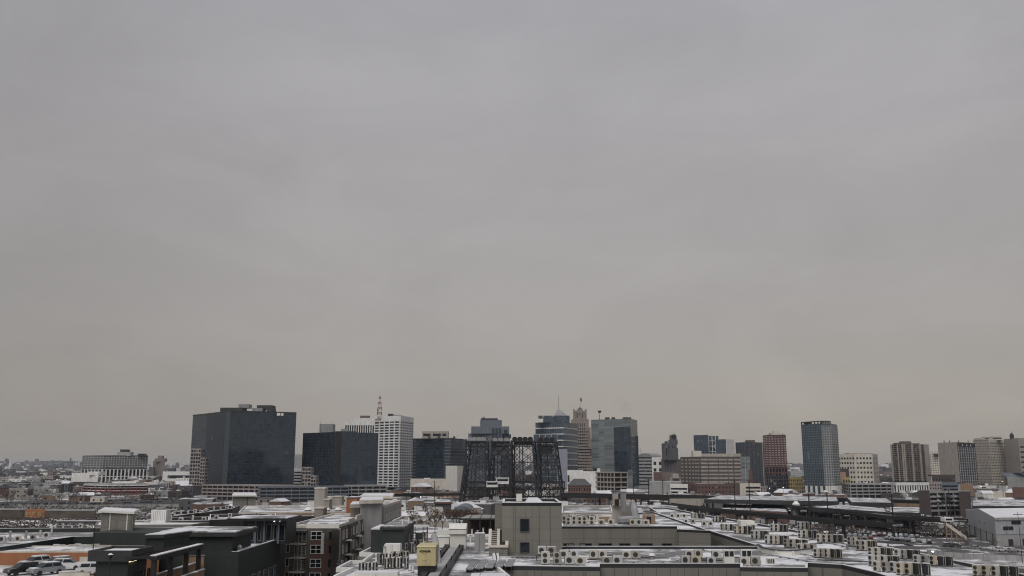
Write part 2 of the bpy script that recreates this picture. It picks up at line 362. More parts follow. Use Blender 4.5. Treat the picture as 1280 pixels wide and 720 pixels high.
# low woods between the far houses
tb=MB()
for i in range(5200):
    y=1900+6000*rnd.random()**1.4; x=rnd.uniform(-.58,.58)*y; z=hill(x,y)-2 if y>5000 else 0
    s=rnd.uniform(7,18); h=rnd.uniform(5,11)
    for q in range(3):
        a=rnd.uniform(0,3.14); dx,dy=math.cos(a)*s/2,math.sin(a)*s/2
        tb.quad((x-dx,y-dy,z),(x+dx,y+dy,z),(x+dx*.5,y+dy*.5,z+h*rnd.uniform(.6,1)),(x-dx*.7,y-dy*.7,z+h*rnd.uniform(.5,1)))
o=mobj('far_woods',tb,M['twig']); o['kind']='stuff'
# ================================================================== skyline
def mast(t,px,y0,y1,Y,r=.35,mat='charcoal',name='mast'):
    za,zb=zat(y1,Y),zat(y0,Y); x=xat(px,Y,(za+zb)/2)
    return t.part(name,MB().bar((x,Y,za-1),(x,Y,zb),r,5,r*.5),M[mat])
# --- far left slab
t=bldg('apartment_slab','long dark slab block with stacked window rows and a curved grey roof cabin',[(102,1760),(128,1700),(184,1740)],569.5,M['gwin'],40)
fb_=MB()
for e,nx in zip(t.E,(7,17)): grid(fb_,e,t.z-22,t.z,nx,6,1.0,1.7,.5)
t.part('facade_frame',fb_,M['greyc'])
fb_=MB()
for e,nx in zip(t.E,(6,12)): grid(fb_,e,2,t.z-23.5,nx,2,2.1,1.0,1.2)
t.part('lower_facade_frame',fb_,M['white'])
pbox(t,'roof_cabin',146,163,565,570,1720,14,M['greyc']); pbox(t,'roof_cabin',150,160,561.8,565,1722,9,M['charcoal']); pbox(t,'roof_cabin',172,180,567,570,1725,12,M['black'])
# --- brown art deco block
t=bldg('stone_tower','small brown stone tower with a stepped domed crown on the hazy horizon',[(191,2620),(206,2600)],576,M['brown'],34,roof=None)
pbox(t,'crown',193,205,573,577,2605,24,M['brown']); pbox(t,'crown',197,203,569.5,573,2610,12,M['brown'])
fb_=MB(); grid(fb_,t.E[0],4,t.z,6,0,1.4,1,.5); t.part('facade_frame',fb_,M['brownbrick'])
# --- white blank block, brick block, red-ribbed block, white flats
t=bldg('warehouse','blank white windowless warehouse in front of the long dark slab block',[(89,1430),(122,1410)],592,M['white'],40); 
pbox(t,'stair_tower',110,124,589.5,594,1412,20,M['white'])
t=bldg('brick_mill','dark brick mill with small windows under the blank white warehouse',[(74,1330),(84,1300),(124,1310)],603.5,M['dbrick'],35)
for e,nx in zip(t.E,(3,12)): wins(t,e,1,t.z-1,nx,2,.5,.5)
t=bldg('office_block','low office block with open white floors and red steel stair frames',[(105,1160),(134,1120),(184,1135)],605,M['greyc'],50)
for e,nx in zip(t.E,(6,12)):
    for k in range(3):
        z=2+k*(t.z-3)/3
        t.part('window_band',MB().obox(e.o,e.d,e.n,.5,e.L-.5,-.1,.12,z,z+(t.z-3)/3*.55),M['gwin'])
        t.part('white_ledge',MB().obox(e.o,e.d,e.n,0,e.L,-.1,1.6,z+(t.z-3)/3*.62,z+(t.z-3)/3*.88),M['white'])
fb_=MB(); 
for e,nx in zip(t.E,(5,11)): grid(fb_,e,0,t.z*.62,nx,2,.7,.5,2.2)
t.part('red_frame',fb_,paint('red_steel',(.28,.06,.05)))
pbox(t,'roof_cabin',140,170,602,606,1150,20,M['white'])
t=bldg('apartment_block','white apartment block with square dark windows beside the red stair frames',[(186,1260),(197,1230),(211,1245)],604,M['white'],25)
for e,nx in zip(t.E,(3,4)): wins(t,e,1,t.z-1,nx,4,.5,.5)
t=bldg('white_depot','white depot with a dark glazed strip behind the white apartment block',[(203,1900),(238,1880)],590,M['white'],50)
t.part('window_band',MB().obox(t.E[0].o,t.E[0].d,t.E[0].n,12,t.E[0].L-2,-.1,.2,9,15),M['gwin'])
# --- the big dark glass tower
t=bldg('glass_tower','tallest broad dark mirror glass tower with pale roof plant',[(238.5,1250),(256.5,1215),(280,1165),(286,1150),(368.5,1192)],513.5,M['gdark'],50,roof=None,hi=3,partname='glass_wall')
fb_=MB()
for i,e in enumerate(t.E):
    n=max(1,round(e.L/3)); grid(fb_,e,6,t.z,n,0,.12,.2,.12); 
    for k in range(26): z=6+(t.z-6)*k/25; fb_.obox(e.o,e.d,e.n,0,e.L,-.02,.09,z-.09,z+.09)
t.part('mullion_grid',fb_,M['mull'])
fb_=MB()
for e in t.E: fb_.obox(e.o,e.d,e.n,0,e.L,-.6,.5,t.z-.8,t.z+.5)
t.part('parapet',fb_,M['charcoal'])
fb_=MB()
e=t.E[2]; fb_.obox(e.o,e.d,e.n,0,e.L,0,.5,4,t.z-1); t.part('corner_fin',fb_,M['mull'])
e=t.E[1]; t.part('dark_panel',MB().obox(e.o,e.d,e.n,.3,e.L-.3,.13,.5,3,t.z-.7),glass('painted_dark_reflection',(.008,.014,.022),.25,1.3,4,.2,0,0))  # darker, duller panel puts a neighbour's dark reflection into this face's colour
pbox(t,'plant_room',275,303,509.5,516,1180,20,M['charcoal']); pbox(t,'plant_room',298,311,505.2,510,1186,14,M['steel'])
pbox(t,'plant_room',315,328,510,516,1184,16,M['steel']); pbox(t,'plant_room',321,340,506.5,511,1186,18,M['charcoal']); pbox(t,'plant_room',333,340,510,516,1182,20,M['charcoal'])
pbox(t,'vent_hood',346,350,516.2,519.5,1170.5,2,M['white']); pbox(t,'vent_hood',351,354,516.6,519.5,1172,2,M['white'])
# pink granite stepped wing in front of its corner
def pinkwing(name,label,pts,steps,Y):
    t=T(name,label,'building',(xat(pts[0],Y),Y,0))
    for (a,b,top) in steps:
        x0,x1=xat(a,Y,20),xat(b,Y,20); z=zat(top,Y)
        t.part('glass_wall',MB().box(x0,x1,Y,Y+14,0,z),M['gwin'])
        g=MB(); e=Edge((x0,Y),(x1,Y)); grid(g,e,1.5,z,max(2,round((b-a)/3.3)),max(2,round(z/4.2)),.7,1.5,.5)
        e2=Edge((x1,Y),(x1,Y+14)); e2.n=Vector((1,0)); grid(g,e2,1.5,z,3,max(2,round(z/4.2)),.7,1.5,.5); g.box(x0,x1,Y+.1,Y+14,z,z+.8)
        t.part('facade_frame',g,M['pink'])
    return t
pinkwing('office_wing','pink granite stepped office wing against the tallest dark glass tower',(236.5,),[(237,249.4,561.5),(249.6,255.5,573)],1120)
# --- gap between the two dark towers
t=bldg('pale_tower','pale banded tower half hidden in the gap between two dark glass towers',[(365,1720),(379,1700)],568,M['greyc'],20,roof=None)
fb_=MB(); grid(fb_,t.E[0],0,t.z,4,14,.6,1.3,.4); t.part('facade_frame',fb_,M['greyc'])
t=bldg('white_office','white low office with stacked ledges between the two dark glass towers',[(366,1330),(378,1320)],586,M['white'],20)
for k in range(6): t.part('window_band',MB().obox(t.E[0].o,t.E[0].d,t.E[0].n,1,t.E[0].L-.6,-.1,.2,3+k*4,5+k*4),M['gwin'])
# --- second dark glass tower
t=bldg('glass_tower','lower dark mirror glass tower with a small antenna cabin on its roof',[(377.5,1225),(418,1180),(425.5,1190),(472,1215)],540,M['gdark'],45,roof=None,hi=1,partname='glass_wall')
fb_=MB()
for e in t.E:
    n=max(1,round(e.L/3)); grid(fb_,e,6,t.z,n,0,.12,.2,.12)
    for k in range(20): z=6+(t.z-6)*k/19; fb_.obox(e.o,e.d,e.n,0,e.L,-.02,.09,z-.09,z+.09)
t.part('mullion_grid',fb_,M['mull'])
fb_=MB(); e=t.E[1]; fb_.obox(e.o,e.d,e.n,0,e.L,.0,.6,4,t.z-.6); t.part('dark_slot',fb_,M['charcoal'])
pbox(t,'antenna_cabin',399,416,530,541,1200,16,M['steel']); mast(t,400.5,526,541,1200,.25); mast(t,415,526.5,541,1200,.25)
pbox(t,'plant_room',419,444,539,542,1205,14,M['charcoal']); pbox(t,'plant_room',426,432,536,540,1207,8,M['steel'])
pinkwing('office_wing','pink granite stepped office wing against the lower dark glass tower',(378,),[(377.5,388.6,584.5),(388.8,395,595)],1125)
# --- white lattice towers
t=bldg('ribbed_tower','white ribbed tower with tall dark slots behind the white gridded tower',[(430,1500),(470,1500)],526,M['gwin'],30,roof=None,partname='glass_wall')
fb_=MB(); grid(fb_,t.E[0],0,t.z-6,14,0,1.3,1,.6); fb_.obox(t.E[0].o,t.E[0].d,t.E[0].n,0,t.E[0].L,-.2,.8,t.z-7,t.z)
for q in (.33,.66): z=t.z*q; fb_.obox(t.E[0].o,t.E[0].d,t.E[0].n,0,t.E[0].L,-.1,.5,z-1.5,z+1.5)
t.part('facade_frame',fb_,M['white']); pbox(t,'roof_storey',434,468,522.5,526.5,1506,20,M['white']); pbox(t,'plant_room',450,461,519.5,523,1508,12,M['brownbrick'])
t=bldg('gridded_tower','white gridded office tower carrying the tall lattice radio mast',[(467.5,1360),(499,1330),(515.5,1385)],519.5,M['gwin'],40,roof=None,hi=1,partname='glass_wall')
fb_=MB()
zt=t.z-7
grid(fb_,t.E[0],4,zt,5,24,1.5,1.5,.9); grid(fb_,t.E[1],4,zt,6,24,1.6,1.8,.9)
for e in t.E: fb_.obox(e.o,e.d,e.n,0,e.L,-.2,1.0,zt,t.z); 
t.part('facade_frame',fb_,paint('bright_white_concrete',(.66,.66,.65)))
e=t.E[0]
s=T('roof_sign','weathered dark red lettering on the top band of the white gridded tower','sign',(e.o.x+e.d.x*.5,e.o.y,t.z-5.5)); 
rs=random.Random(5); L=MB(); x=1.0
for ch in range(8):      # eight blurred letter forms of the sign: strokes a metre tall
    wd=1.25; L.obox(e.o,e.d,e.n,x,x+.34,1.02,1.25,t.z-5.6,t.z-(2.2 if ch in(0,4) else 3.1)); L.obox(e.o,e.d,e.n,x+.34,x+wd,1.02,1.25,t.z-(5.6 if ch%2 else 3.6),t.z-(5.1 if ch%2 else 3.1)); 
    if ch in(1,3,5,6): L.obox(e.o,e.d,e.n,x+.95,x+wd,1.02,1.25,t.z-5.1,t.z-3.1)
    x+=1.62
s.part('lettering',L,paint('faded_red_paint',(.16,.04,.04)))
pbox(t,'plant_room',485,491,517.2,520.5,1345,8,M['black']); pbox(t,'plant_room',491,501,518.6,521,1345,12,M['steel'])
# lattice mast
Y=1352; x=xat(474.6,Y,115); z0=zat(521,Y); z1=zat(495,Y)
lm=T('radio_mast','tall tapering red and white lattice radio mast on the white gridded tower','mast',(x,Y,z0-1))
a=[MB(),MB()]; nseg=8
for k in range(nseg):
    f0,f1=k/nseg,(k+1)/nseg; za,zb=z0-1+(z1-z0)*f0,z0-1+(z1-z0)*f1; ra,rb=3.4-2.4*f0,3.4-2.4*f1; mb=a[k%2]
    ca=[(x+sx*ra,Y+sy*ra,za) for sx,sy in((-1,-1),(1,-1),(1,1),(-1,1))]; cb_=[(x+sx*rb,Y+sy*rb,zb) for sx,sy in((-1,-1),(1,-1),(1,1),(-1,1))]
    for i in range(4):
        j=(i+1)%4; mb.bar(ca[i],cb_[i],.32); mb.bar(ca[i],cb_[j],.2); mb.bar(ca[j],cb_[i],.2); mb.bar(cb_[i],cb_[j],.22)
lm.part('white_lattice',a[0],M['white']); lm.part('red_lattice',a[1],paint('mast_red',(.22,.06,.05)))
lm.part('antenna',MB().bar((x,Y,z1-1),(x,Y,z1+4.5),.2,5,.08),M['steel']); lm.part('dish',MB().disc((x-2.2,Y-3,z0+9),(0,-1,0),1.2,.5),M['black'])
# --- wide dark block with tan roof house
t=bldg('glass_office','wide dark glass office block topped by a tan roof house',[(515.5,1290),(563,1265),(584,1330)],547.5,M['gdark'],50,roof=None,hi=1,partname='glass_wall')
fb_=MB(); e=t.E[0]
for k in range(17): z=6+(t.z-6)*k/16; fb_.obox(e.o,e.d,e.n,0,e.L,-.02,.1,z-.12,z+.12)
t.part('mullion_grid',fb_,M['mull'])
fb_=MB(); e=t.E[1]
for k in range(15): z=6+(t.z-6)*k/15; fb_.obox(e.o,e.d,e.n,0,e.L,-.05,.25,z,z+1.5)
e=t.E[0]
for k in range(15): z=6+(t.z-6)*k/15; fb_.obox(e.o,e.d,e.n,e.L-9,e.L,-.05,.25,z,z+1.3)
for k in range(15): z=6+(t.z-6)*k/15; fb_.obox(e.o,e.d,e.n,0,5,-.05,.25,z,z+1.3)
t.part('spandrel_bands',fb_,paint('slate_bands',(.085,.095,.11)))
pbox(t,'roof_house',527.5,560,539,548,1275,16,M['tan'])
for a_,b_ in((529,538),(541,551),(553,558)): pbox(t,'roof_house_window',a_,b_,542,545,1274.7,.5,M['gwin'])
for px in (535,547,566): pbox(t,'vent',px,px+3,545.5,549,1270,3,M['charcoal'])
t=bldg('civic_block','low beige block at the foot of the wide dark glass office',[(513,1180),(558,1175)],599.5,M['cream'],30); pbox(t,'roof_cabin',530,537,597.5,600,1185,8,M['white'])
t=bldg('white_box_building','plain white panelled box building beside the dark lift bridge towers',[(557,1120),(571.5,1100),(579,1125)],583,panels('white_panels',(.62,.60,.56),6,3,.75),24)
# --- blue-grey stepped tower
t=bldg('stepped_tower','blue grey stepped office tower with dark vertical slots behind the bridge towers',[(585,1400),(627,1390),(637,1420)],541.5,M['bluegrey'],45,roof=None,hi=1)
def slots(t,px0,px1,y0,y1,Y,mat='gblue'): pbox(t,'window_strip',px0,px1,y0,y1,Y,.6,M[mat])
pbox(t,'upper_storeys',589,636.5,533,542,1391,40,M['bluegrey']); pbox(t,'crown',600,627,525,534,1393,30,M['bluegrey']); pbox(t,'crown',601,622,522.8,526,1398,20,M['charcoal']); pbox(t,'roof_tank',603,606,521,524,1399,3,M['steel'])
for a_ in (615,619.3,623.5): slots(t,a_,a_+2.4,535,560,1389.3,'gdark')
for a_,y in ((593,544),(630,537),(630,545),(635,543)): slots(t,a_,a_+3.8,y,y+5,1389.3 if a_<626 else 1390,'gdark')
for k in range(7): slots(t,586,612,548+k*5,550+k*5,1389.4)
# --- banded glass tower with pyramid
t=bldg('banded_tower','glass tower with white bands, glazed pyramid roof and thin spire',[(669.5,1365),(705,1340),(722,1400)],527.5,M['gblue'],46,roof=None,hi=1,partname='glass_wall')
fb_=MB()
for k in range(12):
    z=t.z-8-k*8.6
    for e in t.E:
        if z>3: fb_.obox(e.o,e.d,e.n,0,e.L,-.05,.5,z-.7,z+.7)
t.part('white_bands',fb_,M['white'])
fb_=MB()
for e in t.E: grid(fb_,e,3,t.z,max(4,round(e.L/4)),0,.3,1,.2)
t.part('mullion_grid',fb_,M['bluegrey'])
pbox(t,'crown',673,712,519.5,528,1350,30,M['gblue']); pbox(t,'open_frame',671,679,523.5,528,1346,3,M['white'])
za=zat(520,1355); xa,xb=xat(692,1355,za),xat(712,1355,za); top=zat(512,1355); xm=xat(699,1355,za)
t.part('pyramid_roof',MB().prism([(xa,1352),(xb,1352),(xb,1372),(xa,1372)],za-2,top,[(xm-2.2,1360),(xm+2.2,1360),(xm+2.2,1364),(xm-2.2,1364)]),M['steel'])
mast(t,698.4,494,513,1362,.45,'steel','spire'); mast(t,712.5,521,527,1362,.3)
t=bldg('glazed_wing','pale framed glazed wing with a row of big panes before the banded tower',[(667,1300),(697,1290)],542.5,M['gblue'],30,roof=None,partname='glass_wall')
fb_=MB(); grid(fb_,t.E[0],t.z-13,t.z,4,1,1.1,1.2,.6); fb_.obox(t.E[0].o,t.E[0].d,t.E[0].n,t.E[0].L-1,t.E[0].L,-.1,.6,4,t.z-13)
for k in range(1,10): z=t.z-13-k*6.2; fb_.obox(t.E[0].o,t.E[0].d,t.E[0].n,0,t.E[0].L,-.1,.35,z-.3,z+.3)
t.part('facade_frame',fb_,M['greyc'])
t=bldg('lavender_block','pale lavender clad block at the foot of the banded tower',[(697,1250),(709.5,1240)],561,panels('lavender_panels',(.27,.28,.35),5,4,.7),25,roof=None)
# --- art deco stone tower
t=bldg('art_deco_tower','slender brown stone art deco tower with stepped crown and flagpole',[(714,1545),(721,1500),(740.5,1520)],560,M['brown'],40,roof=None,hi=1)
def slab(t,n,px0,px1,y0,y1,Y,d,mat): return pbox(t,n,px0,px1,y0,y1,Y,d,mat)
tw=paint('rose_stone',(.245,.205,.185))
for nm,a_,b_,y0,y1,Y,d in (('shaft',715,740,548,561,1503,34),('shaft',715,738.5,534,549,1505,30),('shaft',715.5,736,524,535,1508,26),('crown',717.5,733.5,513.5,525,1511,20),('crown',721.5,728.5,511.8,514,1514,12)):
    slab(t,nm,a_,b_,y0,y1,Y,d,tw)
for a_ in (717,731.5): slab(t,'corner_turret',a_,a_+2,511.2,526,1510,3,tw)
za=zat(512,1516); xa,xb=xat(721.5,1516,za),xat(728.5,1516,za); xm=(xa+xb)/2; t.part('crown_roof',MB().prism([(xa,1514),(xb,1514),(xb,1524),(xa,1524)],za,za+4,[(xm-.4,1518),(xm+.4,1518),(xm+.4,1519),(xm-.4,1519)]),M['dgrey'])
for i,a_ in enumerate((717.5,720.2,723,725.8,728.6,731.4,734.2)):
    slab(t,'window_strip',a_,a_+.9,529+(i in(0,6))*8,600,1499.3,.5,M['gwin'])
for a_ in (721,724.5,728,731): slab(t,'crown_window',a_,a_+1,516,522,1510.8,.4,M['gwin'])
for k in range(19): slab(t,'stone_band',715.6,740 if k<9 else 738 if k<11 else 735.5,600-k*3.7,601.7-k*3.7,1498.9,.3,tw)
mast(t,725.2,496,512,1515,.35,'steel','flagpole'); 
fx=xat(725.4,1515,140); fz=zat(497,1515); t.part('flag',MB().quad((fx,1515,fz),(fx+2.6,1514,fz-2.2),(fx+2.2,1514.4,fz-7.2),(fx,1515,fz-5.4)),paint('flag_cloth',(.12,.05,.06)))
# --- green-grey glass tower
t=bldg('green_glass_tower','broad green grey glass tower with rooftop camera mast',[(739.5,1330),(789,1300),(797.5,1345)],523.5,M['ggreen'],48,roof=None,hi=1,partname='glass_wall')
fb_=MB()
for e in t.E:
    grid(fb_,e,4,t.z,max(4,round(e.L/2.6)),0,.14,.2,.1)
    for k in range(25): z=5+(t.z-5)*k/24; fb_.obox(e.o,e.d,e.n,0,e.L,-.02,.1,z-.18,z+.18)
t.part('mullion_grid',fb_,paint('grey_green_mullions',(.17,.185,.185)))
e=t.E[0]; t.part('dark_panel',MB().obox(e.o,e.d,e.n,e.L*.585,e.L-.3,.12,1.0,3,zat(534,1310)),M['gdark'])  # darker glass slab laid over part of this front
e=t.E[1]; t.part('dark_panel',MB().obox(e.o,e.d,e.n,.2,e.L,.12,.9,3,zat(544,1320)),M['gdark'])  # darker glass slab laid over the lower end face
mast(t,749.4,514,524,1330,.4); pbox(t,'camera_head',747.8,751.6,513.2,515.8,1329,2.5,M['black']); 
for a_,b_ in((757,762),(765,769),(779,786),(787,789)): pbox(t,'plant_room',a_,b_,521.6,525,1330,8,M['charcoal'])
# --- rounded stone block
t=bldg('round_topped_block','grey stone block with stacked ledges and a rounded roof',[(797.5,1480),(815.5,1460)],571,M['greyc'],30,roof=None)
e=t.E[0]; P=[]; 
for k in range(13): a_=math.pi*k/12; P.append((e.L*(.5-.46*math.cos(a_)),t.z+5.5*math.sin(a_)))
v=MB(); n0=len(P)
for side in (0,24):
    for (s_,z_) in P: v.v.append((e.o.x+e.d.x*s_-e.n.x*side,e.o.y+e.d.y*s_-e.n.y*side,z_))
v.f.append(tuple(range(n0))); v.f.append(tuple(range(2*n0-1,n0-1,-1)))
for k in range(n0-1): v.f.append((k,k+1,n0+k+1,n0+k))
v.f.append((0,n0-1,2*n0-1,n0)); t.part('vaulted_roof',v,M['steel'])
for k in range(9): z=4+k*5; t.part('window_band',MB().obox(e.o,e.d,e.n,1,e.L-1,-.1,.2,z,z+2),M['gwin'])
mast(t,801,560,569,1470,.3)
t=bldg('white_office','white office with few windows beside the rounded stone block',[(815.5,1750),(829,1740)],573,M['white'],30)
wins(t,t.E[0],20,t.z-3,2,2,.5,.5)
# --- dark art deco
t=bldg('gothic_tower','dark narrow art deco tower stepping up to a slim black crown',[(827,1720),(851,1700)],574,M['dgrey'],36,roof=None)
pbox(t,'shaft',830.5,846.5,554,575,1702,28,M['dgrey']); pbox(t,'crown',838.5,846,544,556,1705,12,M['dgrey']); pbox(t,'crown',840,845,543.3,548,1704,8,M['black']); pbox(t,'step',836.5,848,560,575,1701,20,M['dgrey']); pbox(t,'step',831.8,835,551.5,555,1704,10,M['dgrey']); pbox(t,'step',837.2,847.2,549.5,556,1703.5,14,M['dgrey']); pbox(t,'finial',842,843,541.5,544,1708,1,M['black'])
fb_=MB()
for e in t.E: grid(fb_,e,0,t.z,7,0,1.6,1,.6)
t.part('facade_frame',fb_,M['brownbrick'])
for a_ in (833,836,840.5,843.5): pbox(t,'window_strip',a_,a_+1,557,574,1701.5,.6,M['gwin'])
# --- twin towers
t=bldg('glass_tower','dark glass twin tower joined by a white lattice screen',[(868,1620),(886.5,1600)],543.5,M['gblue'],24,roof=None,partname='glass_wall')
fb_=MB(); grid(fb_,t.E[0],4,t.z,5,18,.25,.4,.15); t.part('mullion_grid',fb_,M['mull'])
t=bldg('lattice_tower','white cross braced lattice facade between two glass towers',[(886.8,1612),(899.5,1612)],544.5,M['gblue'],20,roof=None,partname='glass_wall')
fb_=MB(); e=t.E[0]; grid(fb_,e,4,t.z,3,9,.9,.9,.6)
for k in range(8):
    z=10+k*11.; 
    if z+11<t.z:
        p=e.o+e.d*(e.L*(.45)); q=e.o+e.d*e.L; fb_.bar((p.x,p.y-.8,z if k%2 else z+11),(q.x,q.y-.8,z+11 if k%2 else z),.4)
t.part('lattice_frame',fb_,M['white'])
t=bldg('glass_tower','shorter dark glass tower with a blank pale end wall',[(895.5,1570),(908.5,1550),(918.5,1580)],549,M['gblue'],26,roof=None,hi=1,partname='glass_wall')
fb_=MB(); grid(fb_,t.E[0],4,t.z,4,16,.25,.4,.15); t.part('mullion_grid',fb_,M['mull'])
e=t.E[1]; t.part('end_wall',MB().obox(e.o,e.d,e.n,0,e.L,0,.6,0,t.z),M['white'])
# --- nine storey brick office
t=bldg('brick_office','broad brown brick office block with pale ribbon windows',[(851,1165),(876,1100),(927,1110)],571.5,paint('brown_brick_wall',(.10,.08,.072)),40,hi=1)
for k in range(7):
    z=t.z-3.6-k*4.15
    e=t.E[1]; 
    for a_,b_ in ((.01,.18),(.2,.43),(.45,.66),(.68,.80),(.83,.985)):
        win(t,e,e.L*(a_+b_)/2,z,e.L*(b_-a_),1.7,paint('pale_blinds',(.36,.345,.32),.4),None,0)
    e=t.E[0]
    for a_ in (.1,.3,.48,.64,.78,.9): win(t,e,e.L*a_,z,e.L*.1,1.7,paint('pale_blinds',(.36,.345,.32),.4),None,0)
pbox(t,'roof_house',867,877,563.5,571,1125,14,M['cream']); pbox(t,'roof_house',877,926,567,571,1125,18,M['tan'])
t=bldg('glass_stair_tower','pale glazed stair tower against the broad brown brick office',[(926.5,1110),(938,1106)],571.5,M['ggreen'],14,partname='glass_wall')
fb_=MB(); grid(fb_,t.E[0],2,t.z,2,9,.5,.6,.3); t.part('facade_frame',fb_,M['greyc'])
t=bldg('red_stair_tower','narrow dark red brick stair tower beside the glazed stair tower',[(936.5,1060),(941,1060)],587,M['redbrick'],8)
t=bldg('brick_warehouse','long low red brick warehouse below the broad brown brick office',[(858,1010),(872,960),(919,965)],605.5,M['redbrick'],30)
for e,nx in zip(t.E,(4,11)): wins(t,e,1,t.z-1,nx,3,.35,.45)
t=bldg('white_banded_block','low white block with window bands left of the long red brick warehouse'.replace('left of','next to'),[(838,985),(860,975)],606.5,M['white'],20)
for k in range(3): t.part('window_band',MB().obox(t.E[0].o,t.E[0].d,t.E[0].n,.6,t.E[0].L-.6,-.1,.2,2+k*3.5,3.6+k*3.5),M['gwin'])
t=bldg('grey_annex','pale grey annex at the foot of the narrow red stair tower',[(925,1000),(951,1000)],605.5,M['cream'],20)
for k in range(3): t.part('window_band',MB().obox(t.E[0].o,t.E[0].d,t.E[0].n,6,t.E[0].L-.6,-.1,.2,2+k*3.8,3.8+k*3.8),M['gwin'])
# --- dark residential tower, red tower
t=bldg('residential_tower','dark brown and blue residential tower beside the red tower',[(921,1360),(937,1330),(955,1360)],552.5,M['gblue'],34,roof=None,hi=1,partname='glass_wall')
fb_=MB(); fc=MB()
for e in t.E: grid(fb_,e,0,t.z,4,0,2.6,1,.7); grid(fc,e,0,t.z,0,22,1,1.4,.45)
t.part('piers',fb_,paint('slate_piers',(.075,.08,.095))); t.part('slab_edges',fc,M['dgrey']); pbox(t,'plant_room',935,944,550,553.5,1340,16,M['brownbrick'])
t=bldg('red_tower','slim red brick tower with pale balconies and a cream rooftop crown',[(956,1275),(961,1250),(983.5,1262)],543.5,M['gwin'],26,roof=None,hi=1,partname='glass_wall')
fb_=MB(); fc=MB()
for e,nx in zip(t.E,(2,6)): grid(fb_,e,30,t.z,nx,0,1.7,1,.8); grid(fc,e,32,t.z-2,0,17,1,1.1,.5)
for e,nx in zip(t.E,(2,6)): grid(fb_,e,0,30,nx,5,1.2,1.6,.5)
t.part('red_piers',fb_,paint('deep_red_brick',(.125,.058,.054))); t.part('balcony_slabs',fc,paint('pale_rose_concrete',(.42,.34,.33))); pbox(t,'crown',964,977,541,544.5,1262,12,M['cream']); pbox(t,'crown',967,974,538.8,541.5,1264,8,M['cream']); pbox(t,'crown',979,982,542,544.5,1262,6,M['cream'])
Y=1300; x=xat(953,Y,60); s=T('tall_mast','thin pale mast standing behind the slim red brick tower','mast',(x,Y,0)); s.part('pole',MB().bar((x,Y,0),(x,Y,zat(537,Y)),.5,5,.25),M['cream'])
t=bldg('dark_podium','dark gridded low block at the foot of the slim red brick tower',[(958,1115),(986,1110)],595.5,M['gwin'],25,partname='glass_wall')
fb_=MB(); grid(fb_,t.E[0],2,t.z,9,5,.5,.6,.3); t.part('facade_frame',fb_,M['dgrey'])
t=bldg('yellow_hotel','yellow rendered block with a rounded pale roof beside the teal tower',[(986,1110),(991,1080),(1004,1085)],597,M['yellow'],25)
for e,nx in zip(t.E,(2,5)): wins(t,e,2,t.z-1,nx,4,.45,.5)
c_=sum(t.poly,Vector((0,0)))/4; rr=MB(); rr.prism(inset(t.poly,1),t.z+.3,t.z+3,inset(t.poly,7)); t.part('curved_roof',rr,M['steel'])
# --- teal tower
t=bldg('teal_tower','tall teal glass apartment tower with an open framed crown and pale base columns',[(1004,1030),(1029,1000),(1041,1004),(1049,1035)],529.5,M['gteal'],30,roof=None,hi=1,base=0,partname='glass_wall')
fb_=MB()
for i,(e,nx) in enumerate(zip(t.E,(12,6,4))):
    grid(fb_,e,12,t.z,nx,0,.35 if i==0 else .7,.2,.25)
    for k in range(26): z=12+(t.z-12)*k/25; fb_.obox(e.o,e.d,e.n,0,e.L,-.02,.16,z-.3,z+.3)
t.part('facade_frame',fb_,M['bluegrey'])
fb_=MB()
for e in (t.E[1],t.E[2]): grid(fb_,e,12,t.z-2,4,24,1.1,.9,.4)
t.part('white_piers',fb_,M['greyc'])
fb_=MB()
for i,e in enumerate(t.E):
    for q in range(4): s_=e.L*(q+.5)/4; fb_.obox(e.o,e.d,e.n,s_-1.1,s_+1.1,.1,1.6,0,12)
t.part('base_columns',fb_,M['white'])
fb_=MB()
for e in (t.E[0],t.E[1]): 
    fb_.obox(e.o,e.d,e.n,0,e.L,-1,.2,t.z+2.1,t.z+3)
    for q in range(7): s_=e.L*q/6; fb_.obox(e.o,e.d,e.n,s_-.35,s_+.35,-1,.1,t.z-.2,t.z+2.1)
t.part('crown_frame',fb_,M['charcoal']); pbox(t,'plant_room',1008,1014,527,530.5,1020,10,M['black'])
# --- white hospital-like block
t=bldg('white_block','broad white block with many small dark windows beside the teal tower',[(1048,1290),(1070,1265),(1092,1262),(1098.5,1300)],568,M['cream'],34,hi=2)
fw=0
for e,nx,nz in zip(t.E,(6,5,2),(7,7,7)): wins(t,e,3,t.z-2,nx,nz,.55,.42,s0=.03,s1=.97)
pbox(t,'roof_house',1060,1091,566.3,568.6,1275,14,M['tan'])
t=bldg('dark_brick_house','small dark brick building in front of the broad white block',[(1050,1160),(1062,1160)],586.5,M['dbrick'],16)
t=bldg('pink_house','small salmon rendered building in front of the broad white block',[(1050.5,1130),(1058,1130)],591,paint('salmon_render',(.36,.2,.17)),12)
t=bldg('yellow_house','small yellow building with square windows beside the pale base columns',[(1050.5,1085),(1063.5,1085)],597.5,M['yellow'],14); wins(t,t.E[0],2,t.z-1,4,3,.5,.5)
